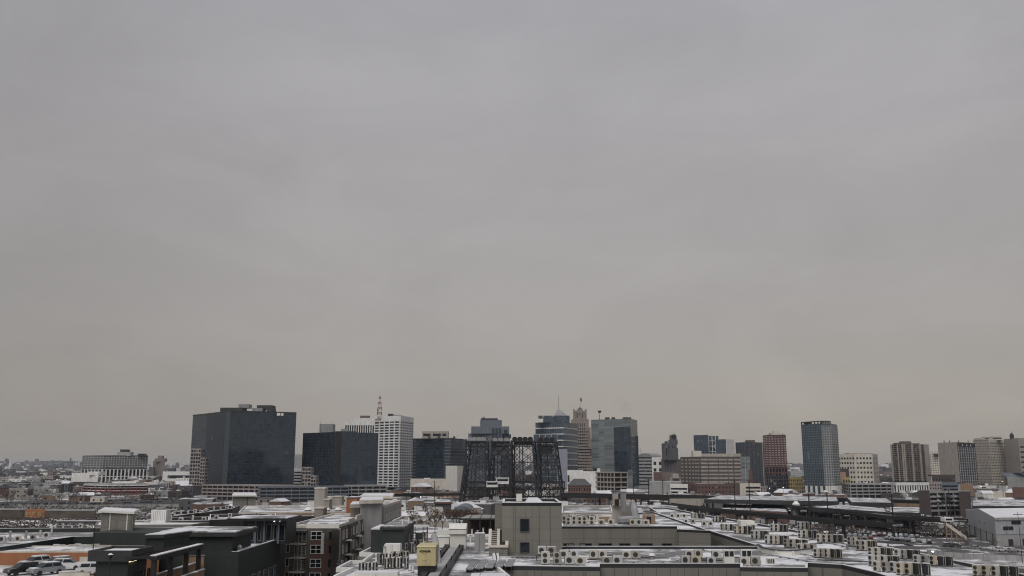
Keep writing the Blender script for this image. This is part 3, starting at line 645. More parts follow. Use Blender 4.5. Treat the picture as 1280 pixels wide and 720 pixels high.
# --- parking structures
def deck(name,label,pts,top,Yn,levels,wall,depth=35,roof='snow',cols=12,frame=None):
    z1=zat(top,min(Y for _,Y in pts)); n=min(range(len(pts)),key=lambda i:pts[i][1])
    P=[Vector((xat(px,Y,z1/2),Y)) for px,Y in pts]; poly=close(P,depth); c=sum(poly,Vector((0,0)))/len(poly)
    t=T(name,label,'parking garage',(c.x,c.y,0)); t.z=z1; t.poly=poly; t.E=[Edge(P[i],P[i+1]) for i in range(len(P)-1)]
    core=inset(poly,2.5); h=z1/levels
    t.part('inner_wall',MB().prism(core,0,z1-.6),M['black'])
    for k in range(1,levels+1):
        z=h*k; t.part('floor_slab',MB().prism(poly,z-.35,z),wall)
        b=ring(MB(),poly,-.02,.2,z+.01,z+.95)
        t.part('guard_wall',b,wall)
    b=MB()
    for e in t.E:
        m=max(2,int(e.L/7))
        for q in range(m+1): s_=.4+(e.L-.8)*q/m; b.obox(e.o,e.d,e.n,s_-.3,s_+.3,-.6,.15,0,z1+.95)
    t.part('columns_frame',b,frame or wall)
    t.part('roof',MB().prism(inset(poly,.8),z1+.004,z1+.2),M[roof])
    return t
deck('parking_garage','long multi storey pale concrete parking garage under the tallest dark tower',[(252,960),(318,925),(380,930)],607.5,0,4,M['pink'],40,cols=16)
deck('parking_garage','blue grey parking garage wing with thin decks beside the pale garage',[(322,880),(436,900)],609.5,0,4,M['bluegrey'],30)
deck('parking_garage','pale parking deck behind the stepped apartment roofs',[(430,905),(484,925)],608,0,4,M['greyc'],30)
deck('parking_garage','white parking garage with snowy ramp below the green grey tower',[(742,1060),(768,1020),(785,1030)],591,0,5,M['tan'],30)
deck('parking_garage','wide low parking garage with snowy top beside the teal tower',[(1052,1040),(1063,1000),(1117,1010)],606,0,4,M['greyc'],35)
t=deck('parking_garage','dark brick ended parking garage with open snowy decks and parked cars',[(1152,640),(1213,655)],616,0,5,M['greyc'],10)
for a_,b_,tp in ((1149,1163,613.5),(1199.5,1214,615)):
    t.part('brick_end',MB().prism([(xat(a_,632,8),632),(xat(b_,632,8),632),(xat(b_,650,8),650),(xat(a_,650,8),650)],0,zat(tp,632)),M['dbrick'])
t=bldg('pillared_block','white block with tall dark slots beside the wide low parking garage',[(1112,1080),(1121,1050),(1164,1060)],603,M['gwin'],35)
fb_=MB()
for e,nx in zip(t.E,(3,14)): grid(fb_,e,0,t.z-3,nx,0,1.3,1,.6); fb_.obox(e.o,e.d,e.n,0,e.L,-.1,.8,t.z-3.2,t.z)
t.part('facade_frame',fb_,M['white'])
# --- right hand towers
t=bldg('slab_tower','brown and grey slab tower with vertical dark glass strips',[(1115.5,1230),(1131,1205),(1162.5,1225)],555,M['gwin'],30,roof=None,hi=1,partname='glass_wall')
fb_=MB(); fc=MB()
for e,nx in zip(t.E,(4,10)): grid(fb_,e,0,t.z,nx,23,.9,1.2,.4)
for e,S in zip(t.E,((0,.12,.55,.62,.9,1),(0,.05,.30,.36,.62,.68,.82,1))):
    for a_,b_ in zip(S[::2],S[1::2]): fc.obox(e.o,e.d,e.n,e.L*a_,e.L*b_,.36,.9,0,t.z)
t.part('facade_frame',fb_,M['brown']); t.part('brick_piers',fc,M['tan']); pbox(t,'plant_room',1122,1136,553.5,556,1215,14,M['brownbrick']); pbox(t,'plant_room',1129.5,1139,551.6,555.5,1216,14,M['brownbrick']); pbox(t,'roof_cabin',1140,1150,554,556,1220,14,M['brown'])
t=bldg('pale_apartments','pale apartment house between the slab tower and the blank tan tower',[(1163,1500),(1177,1490)],565,M['cream'],25); wins(t,t.E[0],10,t.z-2,5,12,.4,.45); pbox(t,'plant_room',1168,1173,567,571,1489,3,M['charcoal'])
t=bldg('brick_works','low dark red brick works below the pale apartment house',[(1166,1000),(1195,1000)],594.5,M['dbrick'],30); wins(t,t.E[0],3,t.z-1,8,3,.4,.4)
pbox(t,'gable_roof',1170,1190,593.3,595.5,1005,20,M['redbrick'])
t=bldg('hospital_annex','pink brick annex with square windows beside the white pillared block',[(1162,985),(1178,980)],603,M['pink'],22); wins(t,t.E[0],2,t.z-1,5,4,.45,.45)
t=bldg('blue_ledge_office','low office with blue window ledges below the dark red brick works',[(1178,970),(1198,970)],604,M['bluegrey'],20)
for k in range(4): t.part('window_band',MB().obox(t.E[0].o,t.E[0].d,t.E[0].n,.4,t.E[0].L-.4,-.1,.2,2+k*3.3,3.5+k*3.3),M['gwin'])
t=bldg('blank_tower','blank tan walled tower with white ribbed dark glass front',[(1174.5,1190),(1199,1150),(1221,1190)],552.5,M['tan'],36,roof=None,hi=1)
e=t.E[1]; fb_=MB(); t.part('glass_wall',MB().obox(e.o,e.d,e.n,0,e.L,0,.3,0,t.z-.6),M['gdark'])
for q in range(8): s_=e.L*(q+.3)/8; fb_.obox(e.o,e.d,e.n,s_-.35,s_+.35,.25,.9,0,t.z-5.5)
for k in range(1,18): z=(t.z-6)*k/18; fb_.obox(e.o,e.d,e.n,0,e.L,.25,.5,z-.25,z+.25)
t.part('white_ribs',fb_,M['greyc'])
for q in (.25,.5,.72): t.part('white_vent',MB().obox(e.o,e.d,e.n,e.L*q,e.L*q+1.8,.25,.6,t.z-4.4,t.z-2.4),M['white'])  # plain white vent boxes near the top of the ribbed front
for px in (1180,1187,1198,1210): pbox(t,'antenna',px,px+.8,550.5,553.5,1190,.6,M['charcoal'])
t=bldg('window_tower','tan stone tower with many small windows and stepped roof rooms',[(1219.5,1250),(1239,1225),(1258.5,1262)],549,M['gwin'],36,roof=None,hi=1,partname='glass_wall')
fb_=MB(); fc=MB(); grid(fb_,t.E[0],0,t.z,12,19,1.1,2.2,.4); grid(fc,t.E[1],0,t.z,10,19,1.3,2.1,.4); fc.obox(t.E[1].o,t.E[1].d,t.E[1].n,0,t.E[1].L,0,.6,t.z-4,t.z)
t.part('grey_facade_frame',fb_,M['tan']); t.part('tan_facade_frame',fc,M['cream']); pbox(t,'roof_room',1227,1257,547.5,550,1240,20,M['cream']); pbox(t,'roof_room',1231,1236,546.3,548.5,1240,8,M['tan']); pbox(t,'roof_room',1241,1252,545.8,548.5,1240,10,M['tan'])
t=bldg('cupola_tower','blank tan tower with a dark water tank cupola on the roof',[(1258,1240),(1276,1190),(1300,1215)],547.5,M['tan'],40,roof=None,hi=1)
e=t.E[1]
for k in range(14): win(t,e,e.L*.42,t.z-12-k*6.2,e.L*.75,2.2,M['gwin'],None,0)
Y=1215; x=xat(1264.7,Y,70); z=t.z
cp=T('water_tank','dark water tank cupola with a pointed cap on the blank tan tower','tank',(x,Y,z)); cp.part('tank',MB().cyl(x,Y,2.4,z-.5,z+4.5,12),M['charcoal']); cp.part('cap',MB().cyl(x,Y,2.6,z+4.5,z+7.6,12,.3),M['charcoal']); cp.part('finial',MB().bar((x,Y,z+7.4),(x,Y,z+9.5),.15),M['steel'])
t=bldg('gabled_hall','grey hall with a white gabled roof below the blank tan cupola tower',[(1260,1080),(1285,1060)],597,M['greyc'],30)
e=t.E[0]; t.part('gable',MB().prism(t.poly,t.z+.2,t.z+5,[(p.x*.0+ (t.poly[0].x+t.poly[1].x)/2+ (p.x-(t.poly[0].x+t.poly[1].x)/2)*.08,p.y) for p in t.poly]),M['bluegrey'])
t=bldg('orange_brick_block','small orange brick block with white roof edge before the tan towers',[(1201,880),(1217,880)],606,M['ochre'],18)
t=bldg('brick_depot','dull red brick depot at the far edge of the snowy yards',[(1266,860),(1300,860)],610.5,M['redbrick'],30)
t=bldg('cream_shed','cream flat shed on the snowy yard before the tan towers',[(1242,850),(1257,850)],616,M['cream'],20)
# --- centre low blocks
t=bldg('white_flat_block','white flat roofed block with two dark openings beside the bridge towers',[(709,1090),(729,1080)],588.5,M['white'],25); pbox(t,'dark_opening',709.5,712,594,603,1079,.5,M['black'])
t=bldg('white_flat_block','white block with a dark rooftop box below the green grey tower',[(728.5,1060),(750,1055)],590,M['white'],25); pbox(t,'roof_box',742,747,585,590.2,1062,8,M['black']); pbox(t,'roof_box',734,741,588.6,590.5,1062,8,M['dgrey']); pbox(t,'stair_tower',747,750.5,585.5,603,1054,6,M['white'])
t=bldg('red_station','low red brick station with a steep dark roof beside the bridge towers',[(710,955),(739,950)],607,M['redbrick'],22,roof=None,parapet=False)
t.part('hipped_roof',MB().prism([p+(p-sum(t.poly,Vector((0,0)))/4).normalized()*1.2 for p in t.poly],t.z,t.z+6.4,inset(t.poly,9)),M['dgrey']); wins(t,t.E[0],1,t.z-1,9,2,.4,.5)
t=bldg('pale_glass_block','small pale green block between the white garage and the tall glass tower',[(785,1100),(791,1095)],588,M['ggreen'],16)
t=bldg('brick_block','small red brick block below the dark art deco tower',[(817,1180),(828,1170)],591,M['redbrick'],18)
t=bldg('grey_brick_block','grey brown block beside the small red brick block',[(828,1200),(845,1190)],591.5,M['brown'],18)
t=bldg('domed_hall','pale hall with a rounded gable below the dark art deco tower',[(838,1120),(851,1110)],597,M['tan'],20,roof=None); pbox(t,'round_gable',841,849,592,598,1108,8,M['tan'])
t=bldg('white_roofed_shed','wide shed with bright snowy roof before the dark art deco tower',[(812,1060),(852,1040)],603,M['greyc'],45,roof='snowfull')
# --- steam plume: thin real smoke over one tower (kept faint)
# ================================================================== middle distance
def V2(p): return Vector((p[0],p[1]))
def block(name,label,pxpoly,z1,wall,z0=0,cat='building',roof='snow',parapet=.6,pmat=None,nvis=None,group=None,pt=.35,partname='wall'):
    """pxpoly: pixel outline of the roof edge (front corners first, left to right, then the back ones), all at height z1"""
    P=[V2(atZ(px,py,z1)) for px,py in pxpoly]
    return wblock(name,label,P,z1,wall,z0,cat,roof,parapet,pmat,nvis,group,pt,partname)
def wblock(name,label,P,z1,wall,z0=0,cat='building',roof='snow',parapet=.6,pmat=None,nvis=None,group=None,pt=.35,partname='wall'):
    P=[Vector(p) for p in P]; c=sum(P,Vector((0,0)))/len(P)
    t=T(name,label,cat,(c.x,c.y,z0),group); t.poly=P; t.z=z1; t.E=[Edge(P[i],P[i+1]) for i in range((nvis or len(P))-1)]
    zr=z1-(parapet or 0)
    t.part(partname,MB().prism(P,z0,zr),wall); t.zr=zr
    area=sum(P[i].x*P[(i+1)%len(P)].y-P[(i+1)%len(P)].x*P[i].y for i in range(len(P)))
    sgn=1 if area>0 else -1
    if parapet:
        b=ring(MB(),P,0,pt,zr,z1)
        if parapet>=.4 and roof: t.part('snow_coping',ring(MB(),P,.03,pt-.03,z1+.003,z1+.07),M['snowfull'])
        t.part('parapet',b,pmat or wall)
    if roof:
        r=MB(); off=(parapet and pt) or 0
        Q=offset(P,off+.02)
        r.prism(Q,zr-.1,zr+.12); t.part('roof',r,M[roof] if isinstance(roof,str) else roof)
    return t
REG=[]
# --- industrial hall with snowy gable
Yh=380; z=11.2
A=V2(atZ(1207,637.5,z)); B=V2(atZ(1243,647.5,z)); Dv=Vector((58,16)); C_=B+Dv; D_=A+Dv
t=T('industrial_hall','large grey metal hall with a shallow snow covered gable roof','building',(B.x,B.y,0)); poly=[A,B,C_,D_]
t.E=[Edge(A,B),Edge(B,C_)]
t.part('lower_wall',MB().prism(inset(poly,.3),0,4.6),M['greyc'])
t.part('upper_wall',MB().prism(poly,4.6,z),panels('metal_cladding',(.34,.35,.37),30,1.2,.85,.5))
e=t.E[0]; rA=A; rB=B; mid=(A+B)/2; mid2=(C_+D_)/2; h2=z+1.9
g=MB(); v=[(*A,z),(*B,z),(*mid,h2),(*D_,z),(*C_,z),(*mid2,h2)]; g.v=v; g.f=[(0,1,2),(3,5,4),(0,2,5,3),(1,4,5,2),(0,3,4,1)]; t.part('gable',g,MATS['metal_cladding'])
o=Vector((*(B-A).normalized(),)); r=MB()
def rf(p,q,pz,qz):
    d=(p-q); 
for (E1,E2) in ((A-o*.5,D_-o*.5),(B+o*.5,C_+o*.5)):
    r.v+= [(*E1,z-.05),(*E2,z-.05),(*mid2,h2+.05),(*mid,h2+.05),(*E1,z+.25),(*E2,z+.25),(*mid2,h2+.35),(*mid,h2+.35)]
    n=len(r.v)-8; r.f+=[tuple(n+i for i in q) for q in((3,2,1,0),(4,5,6,7),(0,1,5,4),(1,2,6,5),(2,3,7,6),(3,0,4,7))]
t.part('roof',r,M['snowfull'])
t.part('eave',MB().obox(B,(C_-B).normalized(),t.E[1].n,0,(C_-B).length,.01,.4,z-.9,z-.1),M['greyc'])
e=t.E[1]
for s_,zz,w_ in((5,6.4,2.2),(7.6,6.4,2.2),(10.5,8.6,4.4),(15.5,6.4,2.4),(20,6.4,2.4),(24,8.6,4),(30,6.4,2.4)): win(t,e,s_,zz,w_,1.25,M['gwin'],M['dgrey'],1)
e=t.E[0]
for s_ in (e.L*.5,e.L*.68): win(t,e,s_,7.6,1.2,.35,M['gwin'],M['dgrey'],0)
for q in range(5): e=t.E[0]; s_=e.L*(q+.5)/5; t.part('buttress',MB().obox(e.o,e.d,e.n,s_-.25,s_+.25,-.2,.25,0,4.6),M['dgrey'])
for q in range(4): e=t.E[1]; s_=6+q*7; t.part('door',MB().obox(e.o,e.d,e.n,s_,s_+2.4,-.3,-.1,0,2.6),M['charcoal'])
# --- bridge towers
def lift_tower(label,xt,xb,ytop,Y,cw=None,sheave='steel',shy=True,depth=16,nsh=4,xlean=3):
    zt=zat(ytop,Y); zb=0
    t=T('lift_bridge_tower',label,'bridge tower',(xat((xb[0]+xb[1])/2,Y,10),Y,0),'lattice towers of the railway lift bridge')
    x0,x1=xat(xt[0],Y,zt),xat(xt[1],Y,zt); b0,b1=xat(xb[0],Y,0),xat(xb[1],Y,0)
    def c(f,i):   # corner i at height fraction f
        sx=(i in(1,2)); sy=(i in(2,3))
        xx=(b1+(x1-b1)*f) if sx else (b0+(x0-b0)*f)
        return Vector((xx+(xlean if sy else 0),Y+(depth if sy else 0)*(1.0),zb+(zt-zb)*f))
    fr=MB(); br=MB(); N=6
    for i in range(4): fr.bar(c(0,i),c(1,i),1.1,4,.8)
    for side in (0,2):
        a=c(0,side).lerp(c(0,side+1),.38 if side==0 else .62); b=c(1,side).lerp(c(1,side+1),.38 if side==0 else .62); fr.bar(a,b,.5)
    for k in range(N):
        f0,f1=k/N,(k+1)/N
        for i in range(4):
            j=(i+1)%4
            if k%2 or k==N-1: fr.bar(c(f1,i),c(f1,j),.6)
            if i in (0,2):
                m=.38 if i==0 else .62
                for q0,q1 in ((0,m),(m,1)):
                    a,b=c(f0,i).lerp(c(f0,j),q0),c(f1,i).lerp(c(f1,j),q1); br.bar(a,b,.40 if i==0 else .30)
                    a,b=c(f0,i).lerp(c(f0,j),q1),c(f1,i).lerp(c(f1,j),q0); br.bar(a,b,.40 if i==0 else .30)
            else: br.bar(c(f0,i),c(f1,j),.45); br.bar(c(f0,j),c(f1,i),.45)
    t.part('leg_frame',fr,M['rust']); t.part('cross_bracing',br,M['rust'])
    hg=MB()
    for q in (.12,.22,.5,.72,.86): hg.bar(c(0,0).lerp(c(0,1),q)+Vector((0,6,0)),c(1,0).lerp(c(1,1),q)+Vector((0,6,0)),.22)
    t.part('hoist_rope',hg,M['rust']); t.part('machinery_floor',MB().box(x0-.3,x1+.3,Y+1,Y+depth-1,zt-4.2,zt-3.4),M['rust'])
    t.part('platform',MB().box(x0-1,x1+1,Y-1,Y+depth+1,zt,zt+1.1),M['rust'])
    for k in range(nsh):
        xx=x0+(x1-x0)*(k+.5)/nsh; t.part('sheave',MB().disc((xx,Y+2,zt+2.4),(.25,-1,0),1.9,1.2,14).disc((xx+.8,Y+6,zt+2.4),(.25,-1,0),1.9,1.2,14),M[sheave])
    if cw:
        za,zb_=zat(cw[1],Y),zat(cw[0],Y); t.part('counterweight',MB().box(x0+(x1-x0)*cw[2],x0+(x1-x0)*cw[3],Y+1,Y+depth-2,za,zb_),M[cw[4]])
    return t
lift_tower('dark lattice lift bridge tower with pale sheaves, beside the white panelled box building',(584.5,606),(574,607),552.5,850,None,'greyc')
lift_tower('dark lattice lift bridge tower with a brown house high inside, second of the four',(614.5,636),(611,638),553,880,(557,569,.05,.95,'dgrey'),'greyc',nsh=3)
lift_tower('dark lattice lift bridge tower with row of black sheaves on its top, third of four',(639.5,665.5),(638,671),552,850,(553,556,.1,1,'rust'),'black',nsh=4)
lift_tower('dark lattice lift bridge tower with a big black counterweight below its top',(672,693),(673,703),552.5,850,(556.5,567.5,0,.88,'black'),'black',nsh=3)
for px in (638.5,): 
    x=xat(px,846,20); s=T('bridge_pylon','slender dark vertical guide pylon between the lattice bridge towers','pylon',(x,846,0),'guide pylons between the bridge towers'); s.part('post',MB().box(x-.6,x+.6,846,848,0,zat(553,846)),M['rust'])
# lift spans and deck of the railway bridge
def truss(name,label,px0,px1,y0,y1,Y,mat='rust',step=7,d=8):
    zt,zb=zat(y0,Y),zat(y1,Y); x0,x1=xat(px0,Y,zt),xat(px1,Y,zt); t=T(name,label,'bridge',((x0+x1)/2,Y,zb)); fr=MB(); br=MB(); n=max(2,round((x1-x0)/step))
    for yy in (Y,Y+d):
        fr.bar((x0,yy,zt),(x1,yy,zt),.5); fr.box(x0,x1,yy-.3,yy+.3,zb-1.2,zb)
        for k in range(n+1): xx=x0+(x1-x0)*k/n; br.bar((xx,yy,zb),(xx,yy,zt),.3); 
        for k in range(n):
            a=x0+(x1-x0)*k/n; b=x0+(x1-x0)*(k+1)/n; br.bar((a,yy,zb),(b,yy,zt),.25); br.bar((b,yy,zb),(a,yy,zt),.25)
    t.part('chord_frame',fr,M[mat]); t.part('cross_bracing',br,M[mat]); t.part('deck',MB().box(x0,x1,Y+.4,Y+d-.4,zb-.8,zb-.1),M[mat]); return t
truss('lift_span','dark raised truss span low between the first two lattice bridge towers',578,640,609.5,620,858)
truss('lift_span','dark truss span low between the third and fourth lattice bridge towers',640,702,610,620,858)
truss('lift_span','dark second truss span behind the row of lattice bridge towers',578,706,602,611,900,step=9)
for a_,b_,y0,y1,lab in((608,622,601.5,609,'white operator cabin with flat roof between lattice bridge towers, lower of two'),(620,636,597,605,'white operator cabin with rounded roof between lattice bridge towers, upper of two')):
    Y=846; t=T('operator_cabin',lab,'cabin',(xat((a_+b_)/2,Y),Y,zat(y1,Y))); pbox(t,'wall',a_,b_,y0+1.2,y1,Y,5,M['white']); pbox(t,'roof',a_-.5,b_+.5,y0,y0+1.1,Y-.5,6,M['snowfull']); pbox(t,'window_strip',a_+1,b_-1,y0+2,y0+4.2,Y-.2,.3,M['gwin'])
    zz=zat(y1,Y); xx=xat((a_+b_)/2,Y); t.part('support_frame',MB().bar((xx-3,Y+2,0),(xx-3,Y+2,zz),.4).bar((xx+3,Y+2,0),(xx+3,Y+2,zz),.4),M['rust'])
# --- elevated railways
def viaduct(name,label,pts,z,w,mat='black',step=30,girder=1.3,top='snowthin'):
    P=[V2(atZ(px,py,z)) for px,py in pts]
    t=T(name,label,'railway viaduct',(P[0].x,P[0].y,0)); L=[];Rr=[]
    for i,p in enumerate(P):
        d=(P[min(i+1,len(P)-1)]-P[max(0,i-1)]).normalized(); n=Vector((-d.y,d.x)); L.append(p+n*w); Rr.append(p)
    def strip(a,b,z0,z1):
        m=MB(); 
        for i in range(len(a)): m.v+=[(*a[i],z0),(*b[i],z0),(*b[i],z1),(*a[i],z1)]
        for i in range(len(a)-1):
            for q in range(4): m.f.append((4*i+q,4*i+(q+1)%4,4*i+4+(q+1)%4,4*i+4+q))
        k=4*(len(a)-1); m.f+=[(3,2,1,0),(k,k+1,k+2,k+3)]; return m
    lerp=lambda f:[a.lerp(b,f) for a,b in zip(Rr,L)]
    t.part('girder',strip(Rr,lerp(.05),z-girder,z+.5),M[mat]); t.part('girder',strip(lerp(.95),L,z-girder,z+.5),M[mat])
    t.part('deck',strip(lerp(.052),lerp(.948),z-.9,z-.3),M['dgrey']); t.part('ballast',strip(lerp(.1),lerp(.9),z-.298,z-.1),M[top])
    for f in (.25,.38,.62,.75): t.part('rail',strip(lerp(f),lerp(f+.15/w),z-.098,z+.05),M['rust'])
    pr=[]
    for i in range(len(P)-1):
        n=max(1,int((P[i+1]-P[i]).length/step))
        for k in range(n):
            f=k/n; a=Rr[i].lerp(Rr[i+1],f); b=L[i].lerp(L[i+1],f); d=(b-a).normalized(); n_=Vector((-d.y,d.x))
            t.part('pier',MB().obox(a,d,n_,.3,1.4,-.6,.6,0,z-girder).obox(a,d,n_,(b-a).length-1.4,(b-a).length-.3,-.6,.6,0,z-girder).obox(a,d,n_,0,(b-a).length,-.7,.7,z-girder-1,z-girder),M['dgrey'])
    return t
viaduct('railway_viaduct','near dark steel railway viaduct curving from the lift bridge past the snowy roofs',[(812,627.6),(885.6,637),(955.6,643.4),(1040,651),(1115,656)],8,7)
viaduct('railway_viaduct','farther dark railway viaduct running from the lift bridge to the brick ended garage',[(700,620),(760,621),(800,622),(870,624),(940,627.5),(1049,638.5),(1115,646),(1186,650.5)],8,12)
viaduct('railway_viaduct','straight low viaduct with snowy track bed behind the curving one',[(700,617),(885,620.5),(1000,622.5),(1150,627)],9,10,girder=1.4)
viaduct('railway_viaduct','low dark viaduct running off beside the dark bridge towers to the river flats',[(470,619),(520,618),(578,617.5)],9,10)
# --- arched wall
t=T('arcade_wall','tan stone wall with five dark arches beside the near railway viaduct','wall',(xat(860,640),640,0)); Y=640; zt=zat(623.5,Y)
x0,x1=xat(838,Y,5),xat(883,Y,5); t.part('wall',MB().box(x0,x1,Y,Y+3,0,zt),M['tan'])
for k in range(5):
    xx=x0+(x1-x0)*(k+.6)/5.1; m=MB(); P=[(xx-1.9,0.05),(xx+1.9,.05)]+[(xx+1.9*math.cos(math.pi*q/8),5+1.9*math.sin(math.pi*q/8)) for q in range(9)]
    m.v=[(a,Y-.15,b) for a,b in P]+[(a,Y+.3,b) for a,b in P]; n=len(P); m.f=[tuple(range(n)),tuple(range(2*n-1,n-1,-1))]+[(i,(i+1)%n,n+(i+1)%n,n+i) for i in range(n)]
    t.part('arch_recess',m,M['black'])
# --- station canopies and snowy sheds beyond the tracks
def canopy(label,pxpoly,z1,roof='snow'):
    t=block('platform_canopy',label,pxpoly,z1,M['charcoal'],z0=z1-2.6,cat='canopy',roof=roof,parapet=.25,pmat=M['charcoal'])
    for i in range(4):
        f=i/3; p=t.poly[0].lerp(t.poly[1],f)+Vector((0,1)); t.part('post',MB().box(p.x-.3,p.x+.3,p.y,p.y+.6,0,z1-2.6),M['charcoal'])
    return t
canopy('long snow covered platform canopy with a dark edge behind the near tracks',[(880,624),(1048,626.5),(1046,620.8),(900,618.8)],11)
canopy('snow covered platform canopy with angled end before the wide low parking garage',[(1064,627.5),(1117,628.5),(1108,622.5),(1058,621.5)],11)
canopy('snowy flat canopy along the farther railway viaduct',[(1012,633.5),(1108,640),(1106,635),(1050,630.5)],9)
canopy('cream edged low platform building beside the brick ended garage',[(1112,640),(1150,641),(1150,634),(1112,633)],8.6,'snow')
canopy('dark long shed with patchy snow below the tan towers',[(1215,632),(1300,633),(1300,624),(1215,625)],12,'snow')
t=block('low_shed','low dark red shed strip under the farther railway viaduct',[(902,636),(985,640),(980,632.5),(905,630)],6,M['redbrick'],roof='snow',parapet=.3)
# --- catenary poles
def pole(px,yt,Y,label,group,r=.28,arm=True,base=0,name='catenary_pole',cat='pole'):
    x=xat(px,Y,10); z=zat(yt,Y); s=T(name,label,cat,(x,Y,base),group); s.part('post',MB().bar((x,Y,base),(x,Y,z),r,6,r*.7),M['black'])
    if arm: s.part('arm',MB().bar((x-1.6,Y,z-.8),(x+1.6,Y,z-.8),.14),M['black'])
    return s
G='catenary poles along the railway viaducts'
for px,yt,Y,lb in ((811,598,650,'thin dark catenary pole before the domed hall'),(829,600,640,'thin dark catenary pole before the white banded block'),(919,600,560,'thin dark catenary pole in front of the long red brick warehouse'),(937.5,599,545,'tall dark catenary pole in front of the red stair tower'),
   (1012,617,480,'thick dark pole below the teal tower'),(1035,615,470,'dark pole with a small head near the teal tower'),(1116,618,450,'tall dark pole in front of the white pillared block'),(1187,611,620,'dark pole between the brick ends of the garage'),
   (543,601,800,'dark pole before the low beige block'),(676,604,800,'dark pole at the foot of the last bridge tower'),(770,604,700,'thin dark pole below the green grey tower'),(792,606,700,'thin dark pole beside the pale glass block')):
    pole(px,yt,Y,lb,G,.45 if px in(1012,1116) else .33)
pole(1274.5,640,330,'thin dark pole in front of the grey metal hall',None,.12,True)
# --- stair on the yard
t=T('footbridge_stair','cream footbridge stair with a white cabin beside the grey metal hall','stair',(xat(1190,420),420,0)); Y=420
pbox(t,'cabin',1181,1192,647,652,Y,4,M['white']); pbox(t,'cabin_window',1182.5,1190.5,648.2,650.4,Y-.1,.2,M['gwin'])  # plain white cabin walls with one dark window
xa,xb=xat(1183,Y,6),xat(1209,Y,0); t.part('stair_flight',MB().quad((xa,Y,7),(xb,Y,.6),(xb,Y,2.4),(xa,Y,8.4)).quad((xa,Y+2,7),(xb,Y+2,.6),(xb,Y+2,2.4),(xa,Y+2,8.4)).quad((xa,Y,8.4),(xb,Y,2.4),(xb,Y+2,2.4),(xa,Y+2,8.4)),M['cream'])
for k in range(4): xx=xa+(xb-xa)*k/4; t.part('leg',MB().box(xx-.2,xx+.2,Y+.2,Y+.6,0,7-6*k/4),M['ochre'])
# --- billboard and low walls on the river flats
Y=600; t=T('billboard','wide orange billboard with faded yellow lettering on the brown river flats','billboard',(xat(42,Y),Y,0)); za,zb=zat(647,Y),zat(636.2,Y); x0,x1=xat(30.5,Y,za),xat(55,Y,za)
t.part('board',MB().box(x0,x1,Y,Y+.5,za,zb),M['orange']); lt=MB(); hh=zb-za
for a_,b_,c_,d_ in ((.06,.10,.35,.62),(.1,.16,.28,.36),(.12,.19,.52,.60),(.24,.33,.56,.62),(.24,.27,.28,.62),(.24,.33,.36,.42),(.4,.43,.28,.64),(.43,.49,.55,.61),(.46,.49,.28,.55),(.68,.72,.12,.6),(.72,.82,.54,.6),(.78,.82,.12,.54),(.72,.78,.3,.36),(.08,.4,.08,.14),(.48,.6,.06,.12)):
    lt.box(x0+(x1-x0)*a_,x0+(x1-x0)*b_,Y-.12,Y-.02,za+hh*c_,za+hh*d_)
t.part('lettering',lt,M['yellow']); 
for q in (.2,.8): xx=x0+(x1-x0)*q; t.part('leg',MB().box(xx-.3,xx+.3,Y+.1,Y+.5,0,za),M['dgrey'])
M['earth']=paint('bare_earth',(.085,.07,.058),.9,.45,.12,0,False)
for i,(a_,b_,yt,Y,m_,lb) in enumerate(((-8,31,636.8,605,'earth','long dull retaining wall with snowy top beside the orange billboard'),(55,118,638,610,'earth','dull brown retaining wall beyond the orange billboard'),(70,190,651.5,560,'dgrey','low dark embankment wall with a snowy top across the river flats'))):
    z=zat(yt,Y); t=T('retaining_wall',lb,'wall',(xat((a_+b_)/2,Y),Y,0)); t.part('wall',MB().box(xat(a_,Y,0),xat(b_,Y,0),Y,Y+1.5,0,z),M[m_]); t.part('snow_cap',MB().box(xat(a_,Y,0),xat(b_,Y,0),Y-.1,Y+2.4,z,z+.35),M['snowfull'])
# snowy open ground patches & roads
def gsheet(name,pxs,mat,z=.006):
    P=[atZ(px,py,z) for px,py in pxs]; return struct(name,MB().quad(*[tuple(p) for p in P]),mat)
gsheet('road',[(-20,633),(250,627.5),(250,629.5),(-20,635.5)],paint('asphalt',(.05,.05,.052),.8))
gsheet('path',[(70,650),(140,643),(185,641),(185,647),(120,651)],M['snowmelt'],.01)
gsheet('parking_lot',[(0,634),(240,629),(240,622),(0,627)],paint('wet_asphalt',(.035,.033,.033),.85,.4,.08,0,False),.008)
gsheet('yard',[(1030,690),(1300,712),(1300,667),(1200,664),(1060,661)],snow('yard_snow',bare=(.06,.058,.056),cover=.28,scale=.08),.008)
gsheet('snow_field',[(1150,704),(1300,712),(1300,699),(1160,697)],M['snowthin'],.012)
